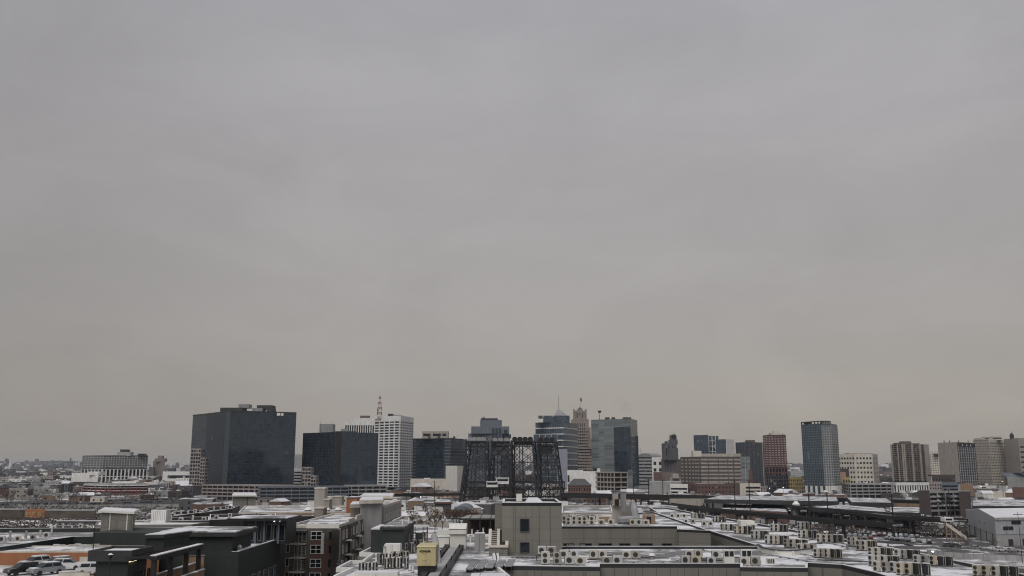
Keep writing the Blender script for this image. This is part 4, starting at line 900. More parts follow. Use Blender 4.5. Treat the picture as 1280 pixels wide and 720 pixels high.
# --- cars
def car_proto():
    t=T('parked_car','proto','car',(0,0,0)); 
    prof=[(-2.2,.35),(2.2,.35),(2.25,.7),(2.1,.85),(1.15,.98),(.55,1.02),(-1.95,1.02),(-2.22,.9)]
    b=MB(); n=len(prof); b.v=[(x,-.88,z) for x,z in prof]+[(x,.88,z) for x,z in prof]; b.f=[tuple(range(n)),tuple(range(2*n-1,n-1,-1))]+[(i,(i+1)%n,n+(i+1)%n,n+i) for i in range(n)]; t.part('body',b,M['white'])
    c=MB(); c.v=[(-1.9,-.8,1.02),(1.1,-.8,1.0),(1.1,.8,1.0),(-1.9,.8,1.02),(-1.6,-.66,1.46),(.35,-.66,1.5),(.35,.66,1.5),(-1.6,.66,1.46)]; c.f=[(3,2,1,0),(4,5,6,7),(0,1,5,4),(1,2,6,5),(2,3,7,6),(3,0,4,7)]; t.part('cabin_glass',c,M['gwin'])
    r=MB(); r.box(-1.62,.38,-.68,.68,1.47,1.54); 
    for sx in (-1.75,-.5): r.bar((sx,-.79,1.0),(sx+.15,-.66,1.5),.05); r.bar((sx,.79,1.0),(sx+.15,.66,1.5),.05)
    t.part('roof_panel',r,M['white'])
    t.part('snow_cover',MB().box(-1.5,.3,-.6,.6,1.545,1.62).box(1.25,2.0,-.7,.7,.9,1.0),M['snowfull'])
    for sx in (-1.35,1.35):
        for sy in (-.9,.72): w_=t.part('wheel',MB().bar((sx,sy,.33),(sx,sy+.2,.33),.33,12),M['rubber']); 
    for sy in (-.6,.6): t.part('headlight',MB().box(2.2,2.27,sy-.2,sy+.2,.62,.76),M['greyc'])
    for sy in (-.65,.65): t.part('tail_light',MB().box(-2.26,-2.2,sy-.16,sy+.16,.7,.86),M['redbrick'])
    return t
CAR=car_proto()
CC={'white':paint('car_white',(.62,.62,.62),.3,.03),'silver':paint('car_silver',(.32,.33,.34),.3,.03,metal=.4),'black':paint('car_black',(.02,.02,.022),.25,.05),'dark grey':paint('car_grey',(.07,.072,.078),.3,.05),'dark blue':paint('car_blue',(.03,.045,.09),.3,.05),'dark red':paint('car_red',(.16,.025,.02),.3,.05)}
rc=random.Random(11)
def car(x,y,z,rz,colour,label,group=None,snowy=True,scale=None):
    o=dup(CAR,(x,y,z),rz,label,group,{'body':CC[colour],'roof_panel':CC[colour]},scale)
    if not snowy:
        for ch in list(o.children):
            if ch.name.startswith('snow_cover'): bpy.data.objects.remove(ch)
    return o
def car_row(a,b,n,z,rz,where,group,fill=.85,cols=None):
    for k in range(n):
        if rc.random()>fill: continue
        f=(k+.5)/n; p=atZ(a[0]+(b[0]-a[0])*f,a[1]+(b[1]-a[1])*f,z); c=rc.choice(cols or ['white','white','silver','black','dark grey','dark grey','black','silver','dark blue','dark grey','dark red'])
        car(p.x,p.y,z,rz+rc.uniform(-.05,.05),c,f'{c} snow dusted car {where}',group)
car_row((1052,670),(1165,679.5),17,.01,R(70),'in the front row of the snowy railway yard lot','cars in the railway yard lot',.9)
car_row((1048,666),(1150,673),15,.01,R(70),'in the second row of the snowy railway yard lot','cars in the railway yard lot',.8)
car_row((1180,683),(1200,684),2,.01,R(0),'parked alone near the concrete fence','cars in the railway yard lot',1,['silver','dark grey'])
car_row((1212,686),(1290,692),5,.01,R(15),'beside the grey metal hall','cars by the metal hall',.7)
car_row((110,630.5),(250,626.5),26,.01,R(80),'in the waterfront lot beyond the river flats','cars in the waterfront lot',.8)
car_row((0,631.5),(110,629),20,.01,R(80),'in the far corner lot before the bare trees','cars in the waterfront lot',.6)
car_row((130,627),(236,624),20,.01,R(80),'in the back row of the waterfront lot','cars in the waterfront lot',.8)
for k,(yy) in enumerate((613.4,)):
    pass
Yg=640
for k in range(3):
    z=(zat(616,640))/5*(k+2)
    for q in range(5):
        if rc.random()<.85:
            px=1165+q*7; x=xat(px+2,643,z); c=rc.choice(['white','silver','dark grey','white']); car(x,646,z+.02,R(90),c,f'{c} car parked on an open deck of the brick ended garage','cars on the brick ended garage decks',snowy=False)
# --- bare trees
def tree_proto(h,seed,leaf=None,dens=260):
    r=random.Random(seed); t=T('bare_tree','proto','tree',(0,0,0)); tr=MB(); tw=MB()
    tr.bar((0,0,-.2),(0,0,h*.35),.02*h,6,.013*h)
    tips=[]
    for k in range(7):
        a=6.28*k/7+r.uniform(-.3,.3); p0=Vector((0,0,h*r.uniform(.28,.4))); p1=p0+Vector((math.cos(a)*h*.17,math.sin(a)*h*.17,h*r.uniform(.2,.32))); tr.bar(p0,p1,.009*h,4,.005*h)
        for q in range(5):
            b=a+r.uniform(-1.1,1.1); p2=p1+Vector((math.cos(b)*h*r.uniform(.06,.18),math.sin(b)*h*r.uniform(.06,.18),h*r.uniform(.04,.26))); tr.bar(p0.lerp(p1,r.uniform(.5,1)),p2,.004*h,3,.002*h); tips.append(p2)
    for k in range(dens):
        p=r.choice(tips); d=Vector((r.gauss(0,1),r.gauss(0,1),r.gauss(.4,.8))).normalized()*h*r.uniform(.05,.13); q=p+d; s=Vector((r.gauss(0,1),r.gauss(0,1),r.gauss(0,1))).normalized()*h*(.006 if not leaf else .02)
        a=p+d*r.uniform(-.3,.3); tw.quad(tuple(a),tuple(a+s),tuple(q+s*.3),tuple(q))
    t.part('trunk',tr,M['bark']); t.part('crown',tw,M[leaf or 'twig']); return t
TP=[tree_proto(10,s) for s in (1,2,3)]; LP=[tree_proto(8,s,'leafbrown',420) for s in (5,6)]
def trees(n,pr,py,label,group,P=TP,z=0,sc=(.7,1.3),rr=random.Random(21)):
    for k in range(n):
        px=rr.uniform(*pr); y=rr.uniform(*py); p=atZ(px,y,z); s=rr.uniform(*sc); dup(rr.choice(P),(p.x,p.y,z),rr.uniform(0,6.28),label,group,scale=(s,s,s*rr.uniform(.85,1.15)))
trees(60,(-2,110),(614,631),'bare brown tree in the thicket on the far river bank','trees on the far river bank')
trees(34,(75,240),(618,631),'bare brown tree beside the waterfront car lot','trees by the waterfront lot')
trees(8,(1210,1280),(600.5,606),'bare brown tree below the tan towers','trees below the tan towers')
trees(8,(780,830),(603,612),'bare brown tree in front of the rounded stone block','trees before the stone block')
trees(10,(940,1010),(613,620),'bare brown tree at the feet of the red and teal towers','trees at the tower feet')
trees(10,(500,580),(613,620),'bare brown tree beside the white panelled box building','trees by the white box building')
trees(7,(1190,1245),(682,690),'bare brown tree beside the concrete fence','trees by the concrete fence',sc=(.35,.6))
# scrub on the railway land and the river flats
ub=MB(); ru=random.Random(4)
for i in range(9000):
    if i%3: px,py=ru.uniform(860,1290),ru.uniform(636,672)
    else: px,py=ru.uniform(-10,260),ru.uniform(633,662)
    p=atZ(px,py,0); 
    for q in range(2):
        a=ru.uniform(0,3.14); s=ru.uniform(.3,.9); h=ru.uniform(.2,1.0); dx,dy=math.cos(a)*s,math.sin(a)*s; ox,oy=ru.uniform(-1,1),ru.uniform(-1,1)
        ub.quad((p.x+ox-dx,p.y+oy-dy,0),(p.x+ox+dx,p.y+oy+dy,0),(p.x+ox+dx*.6,p.y+oy,h),(p.x+ox-dx*.3,p.y+oy+dy,h*.7))
o=mobj('undergrowth',ub,M['twig']); o['kind']='stuff'
# --- tracks on the yard ground
for k in range(5):
    A=atZ(880,641+k*3.1,.1); B=atZ(1300,661+k*3.6,.1); d=(B-A).normalized(); n_=Vector((-d.y,d.x,0)); L=(B-A).length
    mb=MB(); mb.obox(A,d,n_,0,L,-1.4,1.4,.01,.12); o=struct('track_bed',mb,snow('ballast_snow',bare=(.05,.045,.045),cover=.3,scale=.2))
    mb=MB(); mb.obox(A,d,n_,0,L,-.8,-.66,.125,.26); mb.obox(A,d,n_,0,L,.66,.8,.125,.26); o=mobj('railway_track',mb,M['rust']); o['label']=['first','second','third','fourth','fifth'][k]+' dark railway track from the viaduct across the snowy yard'; o['category']='railway track'
# small clutter of the yards: sheds, containers, signal boxes
kinds=[('storage_container','storage container'),('signal_cabinet','cabinet'),('yard_shed','shed')]
rk=random.Random(8); cn={}
for i in range(46):
    px,py=rk.uniform(900,1205),rk.uniform(640,662)
    if py>640+ (px-800)*.09: pass
    p=atZ(px,py,0); ty=rk.choice((0,0,1,2)); c=rk.choice(('white','grey','rusty','dark')); m_={'white':'white','grey':'greyc','rusty':'ochre','dark':'charcoal'}[c]
    w_,d_,h_=((6,2.4,2.5),(1.6,.9,2.2),(4,3,2.8))[ty]; rz=R(rk.choice((-20,-15,70)))
    lb=f'{c} {kinds[ty][1]} standing on the scrubby railway yard'
    t=T(kinds[ty][0],lb,kinds[ty][1],(p.x,p.y,0),'sheds and boxes on the railway yard',rz)
    t.loc=Vector((0,0,0)); t.part('body',MB().box(-w_/2,w_/2,-d_/2,d_/2,.1,h_),M[m_]); t.part('roof',MB().box(-w_/2-.1,w_/2+.1,-d_/2-.1,d_/2+.1,h_+.002,h_+.18),M['snowfull'] if rk.random()<.6 else M['dgrey']); t.part('door',MB().box(-.4,.4,-d_/2-.04,-d_/2+.02,.15,2),M['dgrey'])
for i in range(26):
    px,py=rk.uniform(900,1205),rk.uniform(641,664); p=atZ(px,py,0); Yp=p.y
    s=T('signal_mast','thin grey signal mast standing on the scrubby railway yard','mast',(p.x,p.y,0),'signal masts on the railway yard'); h=rk.uniform(5,9); s.part('pole',MB().bar((p.x,p.y,0),(p.x,p.y,h),.13,5),M['steel' if rk.random()<.5 else 'charcoal']); s.part('signal_head',MB().box(p.x-.25,p.x+.25,p.y-.2,p.y,h-.1,h+.7),M['charcoal'])
p=atZ(996,649,0); t=T('domed_tank','small white domed tank beside the near railway viaduct','tank',(p.x,p.y,0)); t.part('drum',MB().cyl(p.x,p.y,2.4,0,9,12),M['greyc']); t.part('dome',MB().cyl(p.x,p.y,2.4,9,11,12,.8),M['white'])
# concrete fence
P=[V2(atZ(px,py,0)) for px,py in ((1160,694),(1180,696.5),(1230,700),(1300,702.5))]
t=T('concrete_fence','long pale concrete panel fence along the snowy field','fence',(P[0].x,P[0].y,0))
for i in range(3):
    e=Edge(P[i],P[i+1]); n=max(1,round(e.L/3.2))
    for k in range(n): t.part('panel',MB().obox(e.o,e.d,e.n,e.L*k/n+.12,e.L*(k+1)/n-.12,-.1,.1,0,1.9),M['greyc'])
    for k in range(n+(i==2)): t.part('post',MB().obox(e.o,e.d,e.n,e.L*k/n-.11,e.L*k/n+.11,-.16,.16,0,2.05),M['steel'])
# --- street lamps with light on
for px,py,lb in ((1253,602,'lit street lamp below the blank tan tower'),(919.5,608.5,None),(686,626,'lit lamp under the bridge deck'),(526,621.5,'lit cool white lamp on the river bank'),(979,609.5,'lit lamp at the foot of the dark gridded block'),(962,610.5,'lit lamp beside the yellow block'),(1226,608,'lit street lamp below the window filled tan tower'),(1166,690,'lit yard lamp over the snowy car lot')):
    if not lb: continue
    Y={1166:150}.get(px, 760 if py<640 else 300)
    if px==1166: Y=330
    z=zat(py,Y); x=xat(px,Y,z)
    if z<1: z=6
    s=T('street_lamp',lb,'street lamp',(x,Y,0)); s.part('pole',MB().bar((x,Y+.3,0),(x,Y+.3,z),.12,5),M['dgrey']); s.part('lamp_head',MB().box(x-.28,x+.28,Y-.25,Y+.25,z,z+.3),M['lampw' if px in(526,1166) else 'lamp'])
# --- low districts: every building its own object, kinds told apart by colour, roof and the landmark beside them
LM=[(40,'the far river bank'),(143,'the long slab block'),(215,'the white depot'),(300,'the tallest dark glass tower'),(372,'the gap between glass towers'),(425,'the lower dark glass tower'),(495,'the white gridded tower'),(550,'the wide glass office'),(610,'the blue grey stepped tower'),(655,'the bridge towers'),(695,'the banded glass tower'),(768,'the green grey glass tower'),(806,'the rounded stone block'),(840,'the dark art deco tower'),(890,'the broad brick office'),(945,'the dark residential tower'),(970,'the red tower'),(1025,'the teal tower'),(1075,'the broad white block'),(1140,'the slab tower'),(1197,'the blank tan tower'),(1240,'the many windowed tower'),(1275,'the cupola tower')]
def lmk(px): return min(LM,key=lambda a:abs(a[0]-px))[1]
WC={'white':'white','cream':'cream','grey':'greyc','dark grey':'dgrey','red brick':'redbrick','dark brick':'dbrick','brown':'brown','tan':'tan','ochre':'ochre'}
OCC=[]
def polys():
    for o in COL.objects:
        if o.parent is None and o.type=='EMPTY' and o.get('category') in('building','parking garage'):
            xs=[];ys=[]
            for ch in o.children:
                if ch.type=='MESH':
                    for c in ch.bound_box: xs.append(c[0]+o.location.x); ys.append(c[1]+o.location.y)
            if xs: OCC.append((min(xs)-3,max(xs)+3,min(ys)-3,max(ys)+3))
polys()
rl=random.Random(17)
def low(n,pxr,Yr,hr,sr,where='near'):
    made=0; tries=0
    while made<n and tries<n*8:
        tries+=1
        px=rl.uniform(*pxr); Y=rl.uniform(*Yr)**1; x=xat(px,Y,5); w_=rl.uniform(*sr); d_=w_*rl.uniform(.6,1.4); h=rl.uniform(*hr); 
        bx=(x-w_/2,x+w_/2,Y-d_/2,Y+d_/2)
        if any(bx[0]<o[1] and bx[1]>o[0] and bx[2]<o[3] and bx[3]>o[2] for o in OCC): continue
        OCC.append((bx[0]-1,bx[1]+1,bx[2]-1,bx[3]+1)); made+=1
        c=rl.choice(list(WC)); rz=rl.choice((0,R(12),R(-18),R(28))); gable=rl.random()<.3 and w_<22; rf=rl.choice(('snowy','snowy','dark'))
        nm,cat=('gabled_house','house') if gable else ('low_building','building')
        lb=f"{c} {rf} roofed {'gabled house' if gable else 'block'} {where} {lmk(px)}"
        t=T(nm,lb,cat,(x,Y,0),f'low buildings {where} {lmk(px)}',rz); t.loc=Vector((0,0,0)); a,b=w_/2,d_/2
        t.part('wall',MB().box(-a,a,-b,b,0,h),M[WC[c]])
        rm=M['snow' if not gable else 'snowfull'] if rf=='snowy' else M['dgrey']
        if gable: t.part('roof',MB().prism([(-a-.4,-b-.4),(a+.4,-b-.4),(a+.4,b+.4),(-a-.4,b+.4)],h+.01,h+w_*.22,[(-.2,-b-.4),(.2,-b-.4),(.2,b+.4),(-.2,b+.4)] if w_<d_ else [(-a-.4,-.2),(a+.4,-.2),(a+.4,.2),(-a-.4,.2)]),rm)
        else:
            t.part('roof',MB().box(-a-.1,a+.1,-b-.1,b+.1,h+.002,h+.5),rm)
            if w_>14: 
                for q in range(rl.randint(1,3)): u,v=rl.uniform(-a*.6,a*.6),rl.uniform(-b*.5,b*.5); t.part('roof_cabin',MB().box(u-1.8,u+1.8,v-1.5,v+1.5,h+.5,h+rl.uniform(1.6,3.2)),M[rl.choice(('white','greyc','dgrey'))])
        fl=max(1,int(h/3.6)); nx=max(2,int(w_/4.5))
        for k in range(min(fl,4)):
            for q in range(min(nx,7)):
                if rl.random()<.85:
                    o=bpy.data.objects.new('window',window_mesh(1.5,1.5,M['gwin'],None,0)[0]); COL.objects.link(o); o.parent=t.o; o.location=(-a+w_*(q+.5)/min(nx,7),-b,1+k*h/fl)
low(26,(0,72),(1000,1550),(5,11),(9,24),'in the rows around')
low(26,(188,240),(1000,1550),(5,11),(9,22),'in the rows around')
low(24,(72,190),(1190,1550),(5,12),(9,26),'in the rows around')
low(10,(60,190),(880,1010),(3,5),(7,14),'in the shore rows by')
low(60,(-5,240),(1600,3000),(6,13),(12,36),'far beyond')
low(14,(375,575),(1000,1180),(4,9),(12,26),'at the foot of')
low(10,(585,705),(950,1250),(5,12),(12,26),'behind')
low(22,(705,1050),(1120,1700),(6,14),(14,32),'at the foot of')
low(26,(700,1060),(870,1000),(4,7),(10,22),'before')
low(22,(1050,1290),(1060,1180),(5,12),(12,28),'at the foot of')
low(26,(1120,1290),(720,1000),(4,8),(10,26),'before')
low(30,(800,1280),(1750,3000),(10,26),(16,40),'far behind')
# ================================================================== near roofs
ZR=21.0
tp=M['taupe']; dgn=M['darkgreen']
def cappedblock(name,label,px,z,wall,cap=.5,over=.6,roof='snowfull',capm='charcoal',z0=0,cat='building'):
    """flat roofed block with an overhanging snow covered roof slab"""
    P=[V2(atZ(a,b,z)) for a,b in px]; c=sum(P,Vector((0,0)))/len(P); t=T(name,label,cat,(c.x,c.y,z0)); t.poly=P; t.z=z
    W=inset(P,over); t.part('wall',MB().prism(W,z0,z-cap-.002),wall); t.part('roof_slab',MB().prism(P,z-cap,z),M[capm]); t.part('snow_cover',MB().prism(inset(P,.25),z+.004,z+.14),M[roof])
    t.E=[Edge(W[i],W[(i+1)%len(W)]) for i in range(len(W))]
    return t
# --- pale apartment complex: west roof, front wing with east wing, back wing
Q1=[(395,745),(416.7,720),(438,710.3),(420,709.8),(437,701),(452.5,700.8),(465,691.8),(449,691),(462,684.8),(474,684.3),(500,668),(618,668),(618.5,690),(622,707),(640,722),(648,745)]
q1=block('apartment_building','taupe apartment building with patchy snow roof carrying the yellow generator',Q1,ZR,tp,roof='snow',parapet=.45,pmat=M['offwhite'])
Q2=[(622,707.2),(750,708.8),(750,704.7),(925,704.7),(925,709),(1010,710),(1010,703.6),(1052,706),(1095,716),(1140,731),(1345,731),(1290,720),(1147,691),(1080,678.3),(960,656.5),(880,643.5),(835,634.5),(812,634.5),(846,656),(888,664),(950,683),(706,683),(620,690.3)]
q2=block('apartment_building','taupe apartment building with long snowy wings crowded with condensers',Q2,ZR,tp,roof='snow',parapet=.45,pmat=M['charcoal'])
W2=[(702,658),(846,658),(846.3,661.7),(888,663.5),(836,646),(818,640),(795,641),(702,646)]
w2=block('apartment_building','taupe apartment wing with a row of dark windows behind the front roof',W2,21.6,tp,roof='snow',parapet=.4,pmat=M['black'])
e=w2.E[0]
for a_,b_ in ((705,717),(725,739),(749,764),(775,787),(800,815),(828,839)):
    y_=w2.poly[0].y; xa,xb=xat(a_,y_,18),xat(b_,y_,18); s_=(xa+xb)/2-e.o.x
    for zz in (16.6,13.4): win(w2,e,s_,zz,xb-xa,2.0,M['gwin'],M['charcoal'],1)
e=w2.E[2]
for q in (.1,.5): win(w2,e,e.L*q+1,16.6,1.8,2.0,M['gwin'],M['charcoal'],1)
e=Edge(V2(atZ(888,664,ZR)),V2(atZ(950,683,ZR)))
# vertical cladding joints of the front walls
for i in (0,2,4):
    e=q2.E[i]; n=max(2,int(e.L/1.6)); mb=MB()
    for k in range(n+1): mb.obox(e.o,e.d,e.n,min(e.L-.03,e.L*k/n),min(e.L,e.L*k/n+.04),0,.03,15,ZR-.5)
    q2.part('cladding_joint_frame',mb,M['dgrey'])
# --- tower room
Yx=127; zt=zat(628.6,Yx)
X=[(627,628.6),(702,628.6),(693,622.6),(630,622.6)]
x=wblock('stair_tower','tall taupe stair tower room with two square dark windows on the snowy roof',[(xat(a,Yx,zt),Yx) for a in(627.5,702)]+[(xat(702,Yx,zt),Yx+15),(xat(627.5,Yx,zt),Yx+15)],zt,tp,z0=20.3,parapet=.4,pmat=M['black'],cat='stair tower')
e=x.E[0]
for (a_,b_,y0,y1) in ((650.5,661,649,664),(650.5,661,678.3,690)):
    xa,xb=xat(a_,Yx,24),xat(b_,Yx,24); win(x,e,(xa+xb)/2-e.o.x,zat(y1,Yx),xb-xa,zat(y0,Yx)-zat(y1,Yx),M['gwin'],M['dgrey'],0)
x.part('side_bay',MB().box(xat(618.5,Yx+3,25),xat(627.5,Yx,25)-.002,Yx+3,Yx+12,20.3,zt-.15),tp)
mbx=MB()
for q in (.22,.40,.62,.8): mbx.obox(e.o,e.d,e.n,e.L*q,e.L*q+.04,0,.03,21,zt-.4)
x.part('cladding_joint_frame',mbx,M['dgrey'])
pbox(x,'roof_hatch',645.5,652.5,617.5,626.5,Yx+6,1.2,M['offwhite'])
hm_=T('snow_mound','white rounded snow mound on the tall taupe stair tower roof','snow',(xat(668,Yx+6,27),Yx+6,zt-.3)); px0,px1=xat(656,Yx+5,27),xat(681,Yx+5,27)
hm_.part('heap',MB().prism([(px0,Yx+5),(px1,Yx+5),(px1,Yx+9),(px0,Yx+9)],zt-.25,zt+.45,[(px0+.5,Yx+5.6),(px1-.9,Yx+5.6),(px1-.9,Yx+8),(px0+.5,Yx+8)]),M['snowfull'])
# --- dark stair house on the west roof
Yp=128; z0=ZR-.4; zt=zat(659,Yp)
ph=T('stair_house','dark green metal stair house with snowy overhanging roof on the west roof edge','stair house',(xat(490,Yp,22),Yp,z0))
xa,xb=xat(477.5,Yp,22.5),xat(504.5,Yp,22.5); ph.part('wall',MB().box(xa,xb,Yp,Yp+13,z0,zt-.3),dgn); ph.part('roof_slab',MB().box(xa-.3,xb+.25,Yp-.3,Yp+13.3,zt-.298,zt),M['charcoal']); ph.part('snow_cover',MB().box(xa-.2,xb+.15,Yp-.2,Yp+13.2,zt+.003,zt+.14),M['snow'])
ph.part('door',MB().box(xb,xb+.06,Yp+6,Yp+7.2,z0+.2,z0+2.3),M['steel'])
for px in (503,507): xx=xat(px,Yp-.3,24); ph.part('vent_pipe',MB().cyl(xb-.4+(px-503)*.1,Yp+2+(px-503),.12,zt,zt+.9,8),M['offwhite'])
lo=T('stair_house_annex','low black annex with sloped snowy top beside the dark green stair house','annex',(xat(470,Yp+3,22),Yp+3,z0)); xc=xat(463.5,Yp+3,22)
lo.part('wall',MB().box(xc,xa-.35,Yp+3,Yp+12,16,zat(662,Yp+3)),dgn); lo.part('snow_cover',MB().prism([(xc,Yp+3),(xa-.35,Yp+3),(xa-.35,Yp+12),(xc,Yp+12)],zat(662,Yp+3)+.003,zat(660.5,Yp+3)),M['snowfull'])
# --- generator
Yg=102.5; xa,xb=xat(521,Yg,23),xat(544.5,Yg,23); zb=zat(707.5,Yg); zt=zat(682.5,Yg)
gn=T('generator','tall cream yellow generator enclosure on a black skid on the snowy roof','generator',((xa+xb)/2,Yg,ZR-.4))
gn.part('enclosure',MB().box(xa,xb,Yg,Yg+4.2,zb,zt-.12),M['genyellow']); gn.part('lid',MB().prism([(xa-.06,Yg-.06),(xb+.06,Yg-.06),(xb+.06,Yg+4.26),(xa-.06,Yg+4.26)],zt-.118,zt+.03,[(xa+.02,Yg+.02),(xb-.02,Yg+.02),(xb-.02,Yg+4.2),(xa+.02,Yg+4.2)]),M['genyellow']); gn.part('skid',MB().box(xa+.1,xb-.1,Yg+.15,Yg+4,ZR-.4,zb-.002),M['black'])
gn.part('door_panel',MB().box(xa+.45,(xa+xb)/2-.02,Yg-.03,Yg-.002,zb+.1,zt-.75),M['genyellow']); gn.part('door_panel',MB().box((xa+xb)/2+.02,xb-.5,Yg-.03,Yg-.002,zb+.1,zt-.75),M['genyellow'])
for dx in (.12,.3): 
    for dz in (.5,1.2): gn.part('hinge',MB().box(xa+.45+dx*1.5,xa+.5+dx*1.5,Yg-.06,Yg-.031,zb+dz,zb+dz+.1),M['charcoal'])
for k in range(7): gn.part('louvre',MB().box(xb+.002,xb+.05,Yg+.5,Yg+3.6,zb+.4+k*.22,zb+.5+k*.22),M['tan'])
fc=bpy.data.curves.new('lettering','FONT'); fc.body='KOHLER'; fc.size=.42; fc.align_x='CENTER'; fc.extrude=.012; fc.offset=.022
_tmp=bpy.data.objects.new('lettering_curve',fc); COL.objects.link(_tmp); bpy.context.view_layer.update(); fm=bpy.data.meshes.new_from_object(_tmp.evaluated_get(bpy.context.evaluated_depsgraph_get())); bpy.data.objects.remove(_tmp); fm.materials.clear(); fm.materials.append(M['black']); fo=bpy.data.objects.new('lettering',fm); COL.objects.link(fo); fo.parent=gn.o; fo.location=(0-.12,-.03,zt-.62-(ZR-.4)); fo.rotation_euler=(R(90),0,0); fo.scale=(.72,.62,1)
# --- walkway railings
for pxa,pxb,lb in ((561.5,531,'black solid railing beside the yellow generator on the snowy roof'),(578.5,547,'black solid railing on the far side of the white walkway')):
    A=atZ(pxa,681,ZR); xx=A.x; ya,yb=A.y,88; t=T('roof_railing',lb,'railing',(xx,ya,ZR-.4))
    t.part('panel',MB().box(xx-.3,xx+.3,yb,ya,ZR-.35,ZR+.32),M['black'])
    for k in range(7): yy=yb+(ya-yb)*k/6; t.part('post',MB().box(xx-.06,xx+.06,yy-.06,yy+.06,ZR+.321,ZR+.75),M['black'])
t=T('walkway','pale grey metal walkway running between the two black railings','walkway',(-7.9,110,ZR-.4)); t.part('deck',MB().box(-8.5,-7.1,88,134,ZR-.3,ZR+.15),M['greyc'])
# --- air handler and ducts
Yh=136; xa,xb=xat(561,Yh,22),xat(583,Yh,22); za,zm,zt=ZR-.4,zat(667.5,Yh),zat(655.5,Yh)
t=T('air_handler','big white rooftop air handler with a rounded hood behind the railings','air handler',((xa+xb)/2,Yh,za)); t.part('casing',MB().box(xa+.15,xb-.1,Yh,Yh+3,za,zm),M['offwhite'])
P=[(xa,zm),(xa+.0,zm)]; pr=[(Yh-.3,zm),(Yh-.3,zm+.7),(Yh,zt-.35),(Yh+.6,zt),(Yh+3,zt),(Yh+3,zm)]; m=MB(); m.v=[(xa,a,b) for a,b in pr]+[(xb,a,b) for a,b in pr]; n=6; m.f=[tuple(range(n)),tuple(range(11,5,-1))]+[(i,(i+1)%n,n+(i+1)%n,n+i) for i in range(n)]; t.part('hood',m,M['offwhite'])
t.part('seam',MB().box(xa-.03,xb+.03,Yh-.33,Yh-.29,zm+.62,zm+.7),M['brown'])
t.part('duct',MB().box(xat(541,Yh,22),xa,Yh+.6,Yh+2,za+.3,za+1.6),M['offwhite']); t.part('duct',MB().prism([(xat(546,Yh,22),Yh+.4),(xa,Yh+.4),(xa,Yh+2.2),(xat(546,Yh,22),Yh+2.2)],zm-.2,zm+.5),M['offwhite'])
t=T('exhaust_duct','pale ribbed exhaust duct curving down beside the yellow generator','duct',(-9,115,ZR-.4)); prev=None
for k in range(9):
    a=k/8; p=Vector((xat(556,126,22)+a*1.6-1.4,126-a*14,ZR+2.4*math.cos(a*1.5)-.3)); 
    if prev: t.part('duct_section',MB().bar(prev,p,.42,10),M['greyc'])
    prev=p
# --- louvre box
Yl=126; xa,xb=xat(611,Yl,21),xat(634.5,Yl,21); t=T('louvre_box','beige framed sloping louvre box in front of the taupe stair tower','louvre box',((xa+xb)/2,Yl,ZR-.4))
zf=zat(681,Yl); zk=zat(661,Yl+4); t.part('base',MB().box(xa,xb,Yl,Yl+4,ZR-.4,zf-.3),tp)
def slope(x0,x1,y0,y1,th,up=0):
    f=lambda y: zf+(zk-zf)*(y-Yl)/4+up; m=MB(); m.v=[(x0,y0,f(y0)-th),(x1,y0,f(y0)-th),(x1,y1,f(y1)-th),(x0,y1,f(y1)-th),(x0,y0,f(y0)),(x1,y0,f(y0)),(x1,y1,f(y1)),(x0,y1,f(y1))]; m.f=[(3,2,1,0),(4,5,6,7),(0,1,5,4),(1,2,6,5),(2,3,7,6),(3,0,4,7)]; return m
t.part('back_frame',MB().prism([(xa,Yl+3.7),(xb,Yl+3.7),(xb,Yl+4),(xa,Yl+4)],zf-.3,zk-.3),tp)
xm=(xa+xb)/2
for a_,b_ in ((xa-.1,xa+.3),(xm-.18,xm+.18),(xb-.3,xb+.1)): t.part('rim_frame',slope(a_,b_,Yl-.1,Yl+4,.3),M['cream'])
t.part('sill',MB().box(xa-.1,xb+.1,Yl-.2,Yl-.101,zf-.32,zf),M['cream'])
t.part('dark_pane',slope(xa+.301,xm-.181,Yl,Yl+3.9,.25,-.12),M['black']); t.part('dark_pane',slope(xm+.181,xb-.301,Yl,Yl+3.9,.25,-.12),M['black'])
for k in range(7): t.part('louvre',slope(xa+.302,xm-.182,Yl+.3+k*.52,Yl+.4+k*.52,.1,-.02),M['tan'])
# --- tilted panels and curbs near the lower edge
for k in range(5):
    A=atZ(582+k*12.2,712-k*.9,ZR); xx,yy=A.x,A.y; t=T('skylight_panel',f'{ORD[k]} grey tilted skylight panel from the walkway on the snowy roof','skylight',(xx,yy,ZR-.4)); 
    m=MB(); m.v=[(xx,yy,ZR),(xx+.85,yy,ZR),(xx+1.25,yy+4.6,ZR+.32),(xx+.4,yy+4.6,ZR+.32),(xx,yy,ZR+.1),(xx+.85,yy,ZR+.1),(xx+1.25,yy+4.6,ZR+.42),(xx+.4,yy+4.6,ZR+.42)]; m.f=[(3,2,1,0),(4,5,6,7),(0,1,5,4),(1,2,6,5),(2,3,7,6),(3,0,4,7)]; t.part('panel',m,M['steel'])
    t.part('curb_frame',MB().box(xx+.05,xx+.15,yy+.05,yy+4.4,ZR-.4,ZR-.01).box(xx+.7,xx+.8,yy+.05,yy+4.4,ZR-.4,ZR-.01),M['charcoal'])
